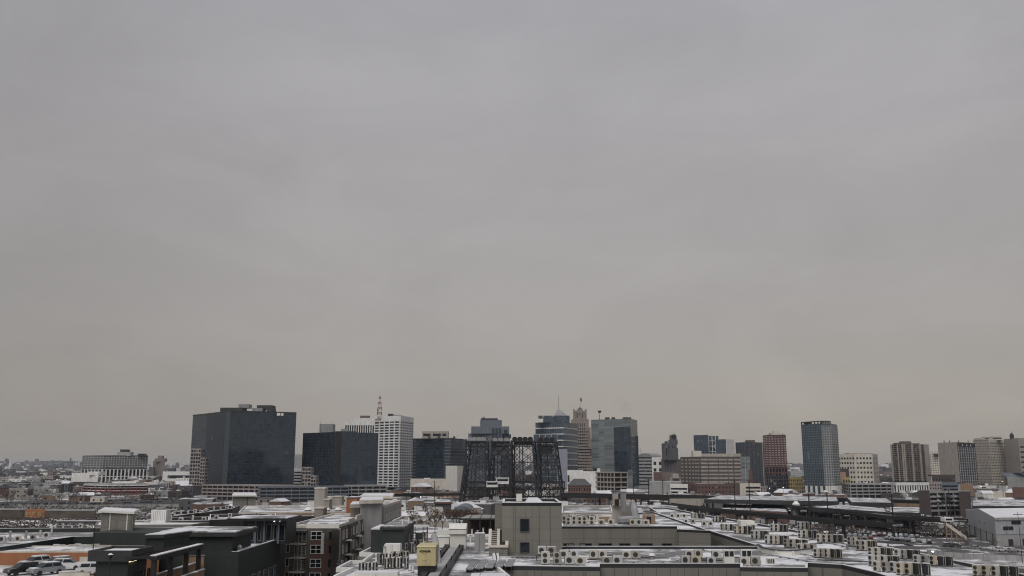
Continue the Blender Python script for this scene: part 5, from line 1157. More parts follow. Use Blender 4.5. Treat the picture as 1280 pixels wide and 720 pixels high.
for k,(a_,b_,y0,y1) in enumerate(((589,598,713.5,723),(601,610,712,723),(612,631,711.5,724))):
    Yc=96; t=T('roof_curb',('narrow','second narrow','wide')[k]+' white equipment curb box at the lower edge of the snowy roof','curb',(xat(a_,Yc,21),Yc,ZR-.4)); z_=zat(y0,Yc+3); t.part('box',MB().box(xat(a_,Yc,21),xat(b_,Yc,21),Yc,Yc+3,ZR-.4,ZR+.35),M['offwhite']); t.part('lid',MB().box(xat(a_,Yc,21)-.08,xat(b_,Yc,21)+.08,Yc-.08,Yc+3.08,ZR+.352,ZR+.45),M['snowfull'])
# --- condensers
M['guard']=paint('fan_grey',(.035,.034,.033),.6)
def ac_proto(double):
    w_,d_,h_=(1.02,.36,1.42) if double else (1.12,.4,.92); b0=.14
    t=T('condenser_unit','proto','condenser',(0,0,0)); t.part('casing',MB().box(-w_/2,w_/2,-d_/2,d_/2,b0,b0+h_),M['beige'])
    for zz in ((b0+.37,b0+1.05) if double else (b0+.47,)):
        g=MB().disc((-.08,-d_/2-.002,zz),(0,-1,0),.31 if not double else .27,.04,16); t.part('fan_guard',g,M['guard'])
        t.part('fan_hub',MB().disc((-.08,-d_/2-.043,zz),(0,-1,0),.08,.03,8),M['charcoal'])
    t.part('coil',MB().box(-w_/2+.05,w_/2-.05,d_/2+.002,d_/2+.03,b0+.06,b0+h_-.06),M['charcoal']).__class__
    t.part('coil',MB().box(-w_/2-.02,-w_/2-.002,-d_/2+.12,d_/2-.02,b0+.06,b0+h_-.06),M['charcoal'])
    for sx in (-.36,.36): t.part('foot',MB().box(sx-.06,sx+.06,-d_/2-.05,d_/2+.05,0,b0-.003),M['dgrey'])
    t.part('pipe_cover',MB().box(w_/2+.002,w_/2+.06,-.1,.1,b0+.1,b0+.5),M['greyc'])
    t.part('snow_cap',MB().box(-w_/2+.04,w_/2-.04,-d_/2+.03,d_/2-.03,b0+h_+.003,b0+h_+.06),M['snowfull'])
    return t
ACS,ACD=ac_proto(False),ac_proto(True)
SPOTS=[]
EN=[M['beige'],paint('yellowed_enamel',(.46,.41,.32),.5),paint('cool_enamel',(.44,.45,.44),.5),paint('grimy_enamel',(.31,.29,.26),.6)]; rq=random.Random(9)
def ac(px,py,kind,rz,label,group,z=ZR-.33):
    p=atZ(px,py,z); o=dup(ACD if kind=='D' else ACS,(p.x,p.y,z),R(rz+rq.uniform(-5,5)),label,group,{'casing':rq.choice(EN)},(rq.uniform(.9,1.05),1,rq.uniform(.9,1.08))); strip(o); return o
def strip(o):
    if rq.random()<.45:
        for ch in list(o.children):
            if ch.name.startswith('snow_cap'): bpy.data.objects.remove(ch)
def acline(px,py,n,kind,rz,where,step=1.35,z=ZR-.33,along=None,backs=0):
    """n condensers in a line; the last ones may stand back to front so that their dark coils show"""
    p=atZ(px,py,z); a=R(rz if along is None else along); kd='double fan' if kind=='D' else 'single fan'; hh=rq.uniform(.88,1.1)
    for k in range(n+backs):
        bk=k>=n
        lab=f"{('near end','second','third','fourth','fifth','sixth')[k]} {kd} condenser {where}" if not bk else f"{('turned','second turned')[k-n]} dark coiled condenser {where}"
        o=dup(ACD if kind=='D' else ACS,(p.x+math.cos(a)*step*k+rp_.uniform(-.06,.06),p.y+math.sin(a)*step*k+rp_.uniform(-.06,.06),z),R(rz+(180 if bk else 0)+rp_.uniform(-4,4)),lab,'condensers on the apartment roofs',{'casing':rq.choice(EN)},(.85,.9,(.82 if kind=='D' else .9)*hh)); strip(o)
rp_=random.Random(77)
# front roof, fans towards the camera
for i,(px,py) in enumerate(((677.5,693.5),(689.5,693.5))): ac(px,py,'S',0,f"{('first','second')[i]} raised single fan condenser behind the double fan pair on the front roof",'condensers on the front roof',z=ZR+.35)
t=T('equipment_rack','low steel rack carrying two condensers behind the double fan pair','rack',(*atZ(683.5,693.5,ZR+.35).xy,ZR-.4)); p=atZ(683.5,693.5,ZR+.35); t.part('rack_frame',MB().box(p.x-1.4,p.x+1.4,p.y-.3,p.y+.3,ZR+.2,ZR+.345).box(p.x-1.3,p.x-1.2,p.y-.2,p.y+.2,ZR-.4,ZR+.2).box(p.x+1.2,p.x+1.3,p.y-.2,p.y+.2,ZR-.4,ZR+.2),M['dgrey'])
for i,(px,py,k,w_) in enumerate(((682,706,'D','nearest the tower on the front parapet'),(696.5,706.2,'D','second from the tower on the front parapet'),(705,698.5,'S','just behind the second double fan one'),(718,698,'S','behind the first pair of single fan ones'),(712,706.5,'S','third from the tower on the front parapet'),(726,706.7,'S','fourth from the tower on the front parapet'),
   (742,699,'S','first of the pair before the window wing'),(753,699,'S','second of the pair before the window wing'),(783.5,699,'S','first of the middle pair on the snow strip'),(795,699,'S','second of the middle pair on the snow strip'),(862,698,'S','first of the pair near the corner windows'),(873,698,'S','second of the pair near the corner windows'),(895.5,699,'S','alone by the white screens'),
   (759,706.8,'S','half hidden behind the parapet below the first pair'),(772,706.8,'S','half hidden behind the parapet, next after the first pair'),(857,706.8,'S','half hidden behind the parapet below the corner pair'),(870,706.8,'S','second half hidden below the corner pair'),(889,706.8,'S','third half hidden below the corner pair'),(930.5,708,'S','first beside the roof hatch grille'),(944.5,708,'S','second beside the roof hatch grille'),(953,674,'S','perched at the bend of the east wing'))):
    ac(px,py,k,0,('beige double fan' if k=='D' else 'beige single fan')+' condenser '+w_,'condensers on the front roof')
for i,(a_,b_,y0,y1) in enumerate(((905,918,687.5,697.5),(927,940,687,697.5))):
    Yc=117; xa,xb=xat(a_,Yc,21.5),xat(b_,Yc,21.5); t=T('equipment_screen',('first','second')[i]+' white framed box with two dark louvres near the lone condenser','equipment box',((xa+xb)/2,Yc,ZR-.4)); t.part('casing',MB().box(xa,xb,Yc,Yc+.8,ZR-.35,zat(y0,Yc)),M['offwhite']); mm=(xa+xb)/2
    for u,v in ((xa+.08,mm-.05),(mm+.05,xb-.08)): t.part('louvre',MB().box(u,v,Yc-.03,Yc-.002,zat(y1-2,Yc),zat(y0+1.5,Yc)),M['black'])
p=atZ(815,700,ZR-.4); t=T('roof_vent','small arched metal roof vent on the front snow strip','vent',(p.x,p.y,ZR-.4)); t.part('stem',MB().cyl(p.x,p.y,.3,ZR-.4,ZR+.15,10),M['steel']); t.part('hood',MB().cyl(p.x,p.y,.45,ZR+.15,ZR+.4,12,.25),M['offwhite'])
p=atZ(964,706,ZR-.4); t=T('vent_grille','small white grille box with dark slots on the front roof','grille box',(p.x,p.y,ZR-.4)); t.part('casing',MB().box(p.x-.5,p.x+.5,p.y,p.y+.5,ZR-.38,ZR+.35),M['offwhite'])
for k in range(4): t.part('slot',MB().box(p.x-.42+k*.22,p.x-.28+k*.22,p.y-.02,p.y-.001,ZR-.25,ZR+.25),M['black'])
# low pipes and cables along the snow strip
rp=random.Random(31)
for k,(pxa,pya,pxb,pyb) in enumerate(((640,696,672,696.5),(735,702,830,702.5),(840,703,925,702),(985,690,1040,698),(1040,676,1120,694),(965,694,1020,703),(990,668,1060,684),(705,657,800,656))):
    A=atZ(pxa,pya,ZR-.2); B=atZ(pxb,pyb,ZR-.2); t=T('roof_pipe','thin grey pipe on low blocks across the condenser roofs','pipe',(A.x,A.y,ZR-.4),'pipes across the condenser roofs'); t.part('pipe',MB().bar(A,B,.07,6),M['steel'])
    for q in range(6): C_=A.lerp(B,q/5); t.part('block',MB().box(C_.x-.15,C_.x+.15,C_.y-.12,C_.y+.12,ZR-.38,ZR-.27),M['charcoal'])
# east wing rows: groups seen at an angle
G_=[(903,663,3,'D','in the far row beside the big white air handler'),(921,667.5,3,'D','in the row before the big white air handler'),(942,674,3,'D','in the row on the inner wing edge'),(960,680.5,4,'D','in the row over the curved parapet bend'),(983,684.5,3,'D','in the short row past the parapet bend'),(1000,688.5,3,'S','in the low dark row past the parapet bend'),
 (966,664.5,3,'D','in the second column beyond the air handler'),(1001,672.5,3,'D','in the middle row of the east wing'),(1025,678.5,4,'D','in the outer middle row of the east wing'),(1021,697,4,'D','in the tall near row by the roof centre'),(1063,682,3,'D','in the outer row near the car lot'),(1074,688.5,3,'D','in the outer row before the concrete fence'),
 (1089,696,3,'D','in the upper row at the east wing corner'),(1090,708,4,'D','in the stepped row at that corner'),(1097,715,4,'D','in the nearest row over the lower wall'),(1125,719,3,'D','in the last row cut by the bottom edge'),(1122,698.5,3,'D','in the row by the outer parapet'),(1147,706.5,4,'D','in the big row by the outer parapet'),(1222,720,4,'D','in the row nearest the outer corner'),
 (858,655,2,'S','in the pair behind the window wing corner'),(840,648,3,'S','in the dark cluster by the brick hut'),(880,658,2,'S','in the pair at the neck of the east wing'),(866,648,3,'D','in the far outer row behind the pairs'),(893,652.5,3,'D','in the far outer row beside the viaduct'),(1000,662,2,'D','in the pair on the outer edge by the scrub')]
for px,py,n,k,wh in G_:
    if k=='D': acline(px,py,max(2,n-1),k,-66,wh,step=.66+.1*(len(wh)%3),along=-22,backs=2 if n>=3 else 1)
    else: acline(px,py,n,k,0 if px<900 else -62,wh,step=1.35 if px<900 else .9,along=0 if px<900 else -28)
# window wing roof
for i,px in enumerate((705.5,711,718,725,731,740)): ac(px,656.5,'D',0,f'{ORD[i]} dark faced condenser from the stair tower on the window wing','condensers on the window wing',z=21.3)
for i,px in enumerate((752,764,791,799,808)): ac(px,657,'S',0,f'{ORD[i]} low condenser after the dark faced row on the window wing','condensers on the window wing',z=21.3)
for i,px in enumerate((707,715,723,735,746,758,768)): ac(px,650.5,'S',(0,20,-20)[i%3],f'{ORD[i]} condenser from the stair tower in the back row of the window wing','condensers on the window wing',z=21.3)
for k in range(34):
    px,py=rp.choice(((rp.uniform(640,930),rp.uniform(688,703)),(rp.uniform(960,1150),rp.uniform(672,706)),(rp.uniform(420,520),rp.uniform(696,716)),(rp.uniform(850,960),rp.uniform(648,668))))
    p=atZ(px,py,ZR-.33); h=rp.uniform(.25,.7); t=T('roof_vent','small capped roof vent poking out of the snowy roof','vent',(p.x,p.y,ZR-.35),'small vents on the snowy roofs'); r_=rp.uniform(.07,.18)
    t.part('pipe',MB().cyl(p.x,p.y,r_,ZR-.35,ZR-.35+h,8),M[rp.choice(('steel','charcoal','offwhite'))]); t.part('collar',MB().cyl(p.x,p.y,r_*2.2,ZR-.345,ZR-.27,10,r_*1.3),M['charcoal'])
for k in range(16):
    px,py=rp.choice(((rp.uniform(640,920),rp.uniform(688,703)),(rp.uniform(960,1150),rp.uniform(674,706)))); p=atZ(px,py,ZR-.33); a=R(rp.choice((0,90,-25))); L=rp.uniform(2,7); q=Vector((p.x+math.cos(a)*L,p.y+math.sin(a)*L,p.z+.06)); p.z+=.06
    t=T('cable_tray','dark cable run lying across the snowy roof','cable',(p.x,p.y,ZR-.33),'cable runs on the snowy roofs'); t.part('cable',MB().bar(p,q,.06,5).bar(p+Vector((0,.18,0)),q+Vector((0,.18,0)),.05,5),M['charcoal'])
# big white air handler on the east wing
Ya=175; xa,xb=xat(926,Ya,22),xat(943.5,Ya,22); t=T('air_handler','big white boxy air handler with dark side louvres on the east wing','air handler',((xa+xb)/2,Ya,ZR-.4)); t.part('casing',MB().box(xa,xb,Ya,Ya+3,ZR-.3,zat(651,Ya)),M['offwhite']); t.part('louvre',MB().box(xa+1.4,xb-.1,Ya-.05,Ya-.002,zat(662,Ya),zat(656.5,Ya)),M['dgrey']); t.part('hood',MB().prism([(xa+1,Ya-.6),(xb+.3,Ya-.6),(xb+.3,Ya-.002),(xa+1,Ya-.002)],zat(656.3,Ya),zat(654,Ya)),M['offwhite'])
# curved bend parapet
bp_=[(949,683.2),(955,687.5),(972,690.5),(990,691),(1012,688.3)]
m=MB(); t=T('curved_parapet','dark topped curved parapet where the front roof meets the east wing','parapet',(*atZ(970,690,21).xy,ZR-.4))
P=[V2(atZ(a,b,ZR)) for a,b in bp_]
for i in range(len(P)-1): e=Edge(P[i],P[i+1]); t.part('wall_segment',MB().obox(e.o,e.d,e.n,-.02,e.L+.02,0,.3,ZR-.4,ZR+.25),M['offwhite']); t.part('cap',MB().obox(e.o,e.d,e.n,-.02,e.L+.02,-.05,.4,ZR+.252,ZR+.34),M['charcoal'])
# pipes and small condensers by the yellow generator
for i,(px,py,n,rz) in enumerate(((474,706,4,80),(483,711,4,80),(492,704,3,70),(500,692,3,75),(511,688,3,75),(524,676,2,60),(451,720,3,80))):
    acline(px,py,n,'D',rz,('in the first row left of the yellow generator','in the lowest row beside the yellow generator','in the second row beside the yellow generator','in the row under the dark green stair house','in the upper row under the stair house','in the pair behind the yellow generator','in the row at the corner of the white parapets')[i].replace('left of','west of'),step=.75,along=rz-60)
for i,(px,py) in enumerate(((480,699),(488,696),(496,709),(503,698),(507,705),(518,690),(470,713),(529,683),(590,672),(597,676),(604,671),(588,679))):
    p=atZ(px,py,ZR-.4); t=T('vent_pipe','slim white vent pipe on the snowy west roof','vent pipe',(p.x,p.y,ZR-.4),'vent pipes on the west roof'); h=rp.uniform(.7,1.6); t.part('pipe',MB().cyl(p.x,p.y,.11,ZR-.4,ZR-.4+h,8),M['offwhite']); t.part('cap',MB().cyl(p.x,p.y,.19,ZR-.4+h,ZR-.28+h,8),M['greyc'])
for i,(a_,b_,y0,y1,Yc,m_) in enumerate(((443,497,716.5,723,100,'offwhite'),(593,606,667,679,133,'greyc'),(519,527,666,678,136,'charcoal'),(480,500,681,690,123,'offwhite'))):
    xa,xb=xat(a_,Yc,21.5),xat(b_,Yc,21.5); t=T('equipment_box',('long white topped equipment bench at the lower edge','pale grey slatted equipment box behind the walkway','small dark square access box by the stair house','low white duct box under the stair house')[i],'equipment box',((xa+xb)/2,Yc,ZR-.4)); zt=max(ZR,zat(y0,Yc)); t.part('casing',MB().box(xa,xb,Yc,Yc+1.8,ZR-.4,zt),M[m_]); t.part('snow_cap',MB().box(xa+.05,xb-.05,Yc+.05,Yc+1.75,zt+.003,zt+.08),M['snowfull'])
    t.part('seam_frame',MB().box((xa+xb)/2-.02,(xa+xb)/2+.02,Yc-.02,Yc-.001,ZR-.35,zt-.05),M['dgrey'])
# --- back courtyard: terrace, canopy, trees
block('terrace_building','low dark terrace roof with planted trees behind the air handler',[(505,668),(640,668),(640,648),(520,646)],18.5,dgn,roof='snowthin',parapet=.5)
for i in range(16):
    px=rp.uniform(512,606); py=rp.uniform(654,670); p=atZ(px,py,18.2); s=rp.uniform(.45,.72); dup(LP[i%2],(p.x,p.y,18.0),rp.uniform(0,6),'small tree with brown dead leaves on the terrace behind the air handler','terrace trees',scale=s)
Yc=165; t=T('glass_canopy','long pale glass canopy on dark posts beside the taupe stair tower','canopy',(xat(600,Yc,23),Yc,18)); xa,xb=xat(574,Yc,23),xat(626,Yc,23); zt=zat(648,Yc)
t.part('glass_roof',MB().prism([(xa,Yc),(xb,Yc),(xb,Yc+12),(xa+1,Yc+12)],zt-.1,zt),M['sunroom']); fr=MB(); fr.box(xa,xb,Yc-.12,Yc-.002,zt-.25,zt+.02)
for q in range(5): xx=xa+(xb-xa)*q/4; fr.box(xx-.06,xx+.06,Yc,Yc+12,zt+.002,zt+.08)
t.part('roof_frame',fr,M['charcoal'])
for q in range(5): xx=xa+(xb-xa)*q/4; t.part('post',MB().box(xx-.09,xx+.09,Yc,Yc+.18,18,zt-.26),M['charcoal'])
t.part('back_wall',MB().box(xa,xb,Yc+11,Yc+11.3,18,zt-.15),M['dbrick'])
t=T('umbrella_table','small red topped bar counter with snow on the terrace','counter',(xat(604,150,20),150,18)); xx=xat(604,150,20); t.part('counter',MB().box(xx-1.2,xx+1.2,150,150.8,18,19.6),M['redbrick']); t.part('snow_cap',MB().box(xx-.9,xx+.5,150.05,150.75,19.603,19.8),M['snowfull'])
t=T('pergola','dark timber pergola with slats by the stair house','pergola',(xat(524,148,21),148,18)); xa,xb=xat(515,148,22),xat(534,148,22)
for xx in (xa,xb): t.part('post',MB().box(xx-.1,xx+.1,148,148.2,18,23),M['wood'])
for k in range(6): t.part('slat',MB().box(xa,xb,148.02,148.12,19.6+k*.5,19.72+k*.5),M['wood'])
t.part('beam',MB().box(xa-.3,xb+.3,147.9,148.3,23,23.3),M['snowfull'])
# --- roofs farther back in the centre
def pb(name,label,px,z,wall,roof='snow',z0=0,**k): return block(name,label,px,z,wall,z0=z0,roof=roof,**k)
pb('low_roof_building','flat snowy roof building behind the brown leafed terrace trees',[(490,651),(560,651),(556,645),(503,645)],19.5,M['tan'])
pb('low_roof_building','small building with grey tiled roof beside the snowy flat roof',[(535,644.5),(556,644.5),(553,634),(545,634)],18.5,M['tan'],roof=M['tan'],parapet=0)
t=pb('domed_building','grey blue building with a rounded metal roof before the lift bridge',[(566,641),(589,641),(588,633),(568,633)],17,M['bluegrey'],roof=None,parapet=0)
e=t.E[0]; m=MB(); P=[]
for k in range(9): a_=math.pi*k/8; P.append((e.L*(.5-.5*math.cos(a_)),17+2.2*math.sin(a_)))
for dd in (0,25): m.v+=[(e.o.x+e.d.x*s_-e.n.x*dd,e.o.y+e.d.y*s_-e.n.y*dd,z_) for s_,z_ in P]
n=len(P); m.f=[tuple(range(n)),tuple(range(2*n-1,n-1,-1))]+[(i,(i+1)%n,n+(i+1)%n,n+i) for i in range(n)]; t.part('vaulted_roof',m,M['bluegrey'])
pb('low_roof_building','low brown roofed building with a dentilled edge beside the rounded metal roof',[(578,641.5),(603,641),(601,634.5),(580,635)],18,M['brown'],roof=M['brown'],parapet=.3)
t=cappedblock('canopy_house','small house with a thin red rimmed flat roof near the lift bridge',[(543,627.5),(565,627.5),(562,624.5),(547,624.5)],16,M['dgrey'],.7,1,capm='redbrick',roof='snow')
pb('low_roof_building','flat building with tan roof edge right behind the window wing'.replace('right ',''),[(702,641),(766,641),(764,632),(703,632)],20.5,M['tan'],roof='snow',parapet=.7)
t=pb('plant_penthouse','tan penthouse with a grey exhaust stack behind the window wing',[(765,632),(793.5,632),(792,626),(767,626)],24.5,M['tan'],roof='snow')
zt=atZ(780,632,24.5).y; pbox(t,'exhaust_stack',777,783,613,640,zt-3,1.6,M['steel']); pbox(t,'stack_cap',776.4,783.6,612,614.5,zt-3.2,2,M['offwhite']); pbox(t,'side_box',766,773,617.5,632,zt-.6,.5,M['tan']); pbox(t,'door',768.5,774,624,632,zt-.9,.2,M['black'])
t.part('duct',MB().bar((xat(772,zt-6,21),zt-6,22),(xat(800,zt-6,21),zt-6,22.2),.8,8).bar((xat(797,zt-6,21),zt-6,21),(xat(791,zt-2,24),zt-2,25),.7,8),M['steel'])
t=pb('brick_hut','small ochre brick rooftop hut with snowy top on the window wing',[(803,644),(819,644),(817.5,641.5),(804,641.5)],23.0,M['ochre'],z0=21.1,roof='snow',parapet=.2,cat='roof hut'); win(t,t.E[0],t.E[0].L*.5,21.4,.8,1.3,M['gwin'],None,0)
t=pb('plant_box','long cream rooftop plant box with tan side panels on the window wing',[(745,645),(786,645),(785,643),(747,643)],22.5,M['cream'],z0=21.1,roof='snow',parapet=.2,cat='plant box'); e=t.E[0]; t.part('side_panel',MB().obox(e.o,e.d,e.n,.6,e.L*.4,0,.05,21.3,22.3),M['ochre']); t.part('side_panel',MB().obox(e.o,e.d,e.n,e.L*.5,e.L*.85,0,.05,21.3,22.3),M['ochre'])
# --- far dark parapets, left hand complex
t=block('apartment_building','long taupe apartment roof behind the dark green roofs',[(118,656.3),(240,655.5),(262,652.5),(122,651.5)],20,tp,roof='snowfull',parapet=.3)
t=cappedblock('roof_pavilion','small tan roof pavilion under a thick white snow slab',[(122.5,638.2),(168,640.5),(174.5,636.8),(131,634.8)],24.0,tp,.3,.7,z0=19.8,capm='offwhite',cat='pavilion')
for q in (.28,.82): e=t.E[0]; t.part('post',MB().obox(e.o,e.d,e.n,e.L*q,e.L*q+.25,0,.08,19.8,23.6),M['white'])
Yc=215; xa,xb=xat(189,Yc,22),xat(207.5,Yc,22); t=T('cooling_unit','tall white ribbed cooling unit beside the small tan roof pavilion','cooling unit',((xa+xb)/2,Yc,19.7)); t.part('casing',MB().box(xa,xb,Yc,Yc+3,19.7,zat(637.5,Yc)),M['white'])
for k in range(8): t.part('rib',MB().box(xa+.15+k*.4,xa+.2+k*.4,Yc-.05,Yc-.001,20.3,zat(638.5,Yc)),M['greyc'])
t.part('fan_drum',MB().cyl((xa+xb)/2,Yc+1.4,1.1,zat(637.4,Yc),zat(637.4,Yc)+.5,12),M['steel'])
B=block('apartment_building','dark green flat roofed building with a long black parapet and hidden condensers',[(-60,684),(0,684),(92,671),(200,669),(238,664),(236,659.5),(20,660.5),(-60,662)],19.4,dgn,roof='snowthin',parapet=.9)
for i,(px,py) in enumerate(((2,678),(12,676),(22,677),(32,674),(41,675),(50,672),(58,673),(64,670),(150,665),(160,664.5),(168,666),(30,669),(46,668))[:11]):
    ac(px,py,'D' if i%2 else 'S',(20,-60)[i%2],'grey white condenser on the long dark roof behind the black parapet','condensers on the dark green roofs',z=18.5)
t=cappedblock('roof_slab_house','low dark roof room with bright snow strip beside the black parapet',[(180,669),(205,668.6),(240,664),(214,663.5)],21.6,dgn,.5,.4,z0=18,cat='roof room')
C_=block('parking_structure','orange walled lower roof with small condensers above the car deck',[(-60,689),(112,688.5),(200,684.5),(200,682),(-60,682)],18.9,M['orange'],roof='snow',parapet=.25,pmat=M['cream'])
for i,px in enumerate((70,76,84,90,97,103,110,119,127,134)): ac(px,688.6,'S',(0,25)[i%2],f'{ORD[i]} condenser above the orange wall, counted from the cars','condensers above the orange wall',z=18.0)
D=block('parking_deck','pale concrete roof deck with parked cars under the orange wall',[(-80,760),(117,760),(117,707),(-80,707)],16.6,M['cream'],roof=snow('deck_snow',bare=(.28,.27,.25),cover=.5),parapet=.0,cat='parking deck')
yd=atZ(60,707,16.6).y
for lab,(a_,b_,y_,h_) in {'low cream guard wall under the orange wall, by the dark car':(-30,26,yd-.6,1.0),'low cream guard wall beside the dark green pavilion':(99,117,yd-.6,1.3),'stained concrete guard wall before the white sedan':(73,112,137,.95)}.items():
    t=T('guard_wall',lab,'wall',(xat(a_,y_,17),y_,16.6)); t.part('wall',MB().box(xat(a_,y_,17),xat(b_,y_,17),y_,y_+.25,16.6,16.6+h_),M['cream']); t.part('coping',MB().box(xat(a_,y_,17)-.02,xat(b_,y_,17)+.02,y_-.05,y_+.3,16.602+h_,16.66+h_),M['snow'])
for px,py,c,rz,lb,sn in ((28,718,'black',236,'black suv parked diagonally at the edge of the concrete roof deck',False),(57,718,'silver',236,'silver grey snow dusted car in the middle of the roof deck',True),(71,710,'silver',236,'silver car with dark rear windows under the orange wall',True),(44,709,'white',238,'white roofed car behind the black suv on the roof deck',True),(84,712,'white',8,'white sedan behind the stained guard wall on the roof deck',False),(118,718,'white',10,'snow buried white car beside the dark green pavilion',True)):
    p=atZ(px,py,16.75); car(p.x,p.y,16.74,R(rz),c,lb,None,sn,1.08)
# dark pavilion with lit eave
z=20.2; A=V2(atZ(110,692.5,z)); xr=atZ(165,692.5,z).x; y1=142.5
P=[Vector((A.x,A.y)),Vector((xr,A.y)),Vector((xr,y1)),Vector((A.x,y1))]
t=T('pavilion','dark green flat roofed pavilion with deep fascia and a lit eave strip','pavilion',(P[0].x,P[0].y,0)); t.part('fascia',MB().prism(P,z-1.0,z-.06),M['charcoal'])
pr=ring(MB(),P,0,.3,z-.058,z+.45)
t.part('parapet',pr,M['charcoal']); t.part('snow_cover',MB().prism(inset(P,.5),z-.05,z+.12),M['snowfull'])
t.part('wall',MB().box(A.x+.9,xr-.7,A.y+.7,y1-.5,0,z-1.003),dgn); 
t.part('eave_light',MB().box(xr-.66,xr-.5,A.y+.8,A.y+3.2,z-1.14,z-1.03),M['lamp']); t.part('eave_light',MB().box(xr-.66,xr-.6,A.y+3.4,y1-.6,z-1.1,z-1.04),M['ochre'])
e=Edge((xr-.7,A.y+.7),(xr-.7,y1-.5)); e.n=Vector((1,0))
for q in (3,5.5,8): win(t,e,q,z-4.6,1.2,1.8,M['gwin'],M['charcoal'],1)
for px,yt,Y,lb,h in ((136,697,126,'black lamp post with a rounded snowy lantern before the dark pavilion',1),(115,656,146,'thin black pole between the cars and the dark pavilion',0)):
    x_=xat(px,Y,18); zt=zat(yt,Y); s=T('lamp_post',lb,'lamp post',(x_,Y,14)); s.part('pole',MB().bar((x_,Y,14),(x_,Y,zt),.1,6,.07),M['black'])
    if h: s.part('lantern',MB().cyl(x_,Y,.16,zt-.1,zt+.35,10,.34),M['black']); s.part('cap',MB().cyl(x_,Y,.36,zt+.35,zt+.55,10,.1),M['snowfull'])
# pergola with snowy beam and courtyard walls
xp=-48.8; t=T('pergola','black steel pergola with a snow covered beam beside the dark pavilion','pergola',(xp,133,10)); zb=20.0
t.part('beam',MB().box(xp-.5,xp+.5,133.5,153.5,zb-.55,zb),M['black']); t.part('snow_cap',MB().box(xp-.45,xp+.45,133.5,153.4,zb+.003,zb+.13),M['snowfull'])
for yy in (134,140.5,147,152.8): t.part('post',MB().box(xp-.3,xp+.3,yy-.3,yy+.3,10,zb-.552),M['black'])
for k in range(9): t.part('rafter',MB().box(xp-4,xp-.51,134+k*2.3,134.15+k*2.3,zb-.4,zb-.1),M['black'])
for i,(x0_,y0_,x1_,y1_,zt) in enumerate(((-53,158,-49.6,158.4,17.8),(-50.5,138,-50.1,157.5,16.9),(-47.2,131,-46.9,150,16.5))):
    t=T('courtyard_wall',('short','long','nearest')[i]+' ochre brick courtyard wall with pale coping behind the pergola posts','wall',(x0_,y0_,10)); t.part('wall',MB().box(x0_,x1_,y0_,y1_,10,zt),brick('ochre_brick',(.30,.17,.09),(.3,.25,.2))); t.part('coping',MB().box(x0_-.1,x1_+.1,y0_-.1,y1_+.1,zt+.002,zt+.16),M['snow'])
cyd=wblock('courtyard_deck','concrete courtyard deck level with a parked white car behind the pergola',[(-56,131),(-49,131),(-49,158),(-56,158)],13.9,M['greyc'],parapet=0,roof='snow',cat='parking deck')
p=(-52.2,146,14.05); car(p[0],p[1],p[2],R(100),'white','white car parked behind the black pergola posts',None,True,1.05)
# main dark building
t=wblock('dark_apartment_building','big dark green building with snowy roof edge and terrace rail',[(-58,165),(-46,165),(-46,194),(-70,194),(-70,166)],17.9,M['darkgreen'],roof='snowthin',parapet=.7,pmat=M['charcoal'])
e=t.E[1]
for zz in (1.2,4.4,7.6,10.8):
    for q in range(7):
        win(t,e,2.6+q*3.8,zz+.3,1.7,2.0,M['gwin'],M['steel'],1)
        if q in (2,5) : t.part('balcony_slab',MB().obox(e.o,e.d,e.n,1.6+q*3.8,5.2+q*3.8,.02,1.5,zz-.2,zz),M['greyc']); t.part('balcony_rail_frame',MB().obox(e.o,e.d,e.n,1.6+q*3.8,5.2+q*3.8,1.4,1.46,zz+.02,zz+1.0),M['charcoal'])
t.part('snow_ledge',MB().obox(e.o,e.d,e.n,0,e.L,-.3,.05,17.903,18.02),M['snowfull'])
u=wblock('upper_storey','dark blank upper block with snow slab roof above the terrace rail',[(-58,165.02),(-47.2,165.02),(-47.2,177),(-58,177)],20.4,dgn,z0=17.91,roof=None,parapet=0,cat='roof storey')
u.part('roof_slab',MB().box(-59.5,-46.2,164.2,178,20.41,21.1),M['charcoal']); u.part('snow_cover',MB().box(-59.3,-46.4,164.4,177.8,21.103,21.3),M['snow'])
u.part('side_wall',MB().box(-72,-58.02,168,182,15,20.8),dgn)
Yg=190; xa,xb=xat(304,Yg,20),xat(357.5,Yg,20)
g=T('penthouse','dark penthouse with tall windows under a wide snow covered roof slab','penthouse',(xa,Yg,17.3)); zt=zat(650.5,Yg); g.part('wall',MB().box(xa,xb,Yg,Yg+9,17.3,zt),M['charcoal']); P=[(xat(283,Yg-2,22),Yg-2),(xb+.8,Yg-2),(xb+.8,Yg+10),(xat(283,Yg-2,22),Yg+10)]
g.part('roof_slab',MB().prism(P,zt+.003,zt+.45),M['black']); g.part('snow_cover',MB().prism(inset([Vector(p) for p in P],.4),zt+.455,zt+.6),M['snow'])
e=Edge((xa,Yg),(xb,Yg))
for q,w_ in ((1.6,.9),(3.2,.5),(5.0,.9),(6.3,.5),(7.6,.9)): win(g,e,q,17.9,w_,2.9,M['gwin'],M['steel'],0)
for q in (2.5,4.2,7.0): g.part('pillar',MB().obox(e.o,e.d,e.n,q-.15,q+.15,0,.5,17.3,zt),M['bluegrey'])
g.part('eave_lamp',MB().obox(e.o,e.d,e.n,6.0,6.15,.3,.45,zt-.2,zt-.05),M['lampw']); g.part('eave_lamp',MB().obox(e.o,e.d,e.n,7.0,7.15,.3,.45,zt-.2,zt-.05),M['lampw'])
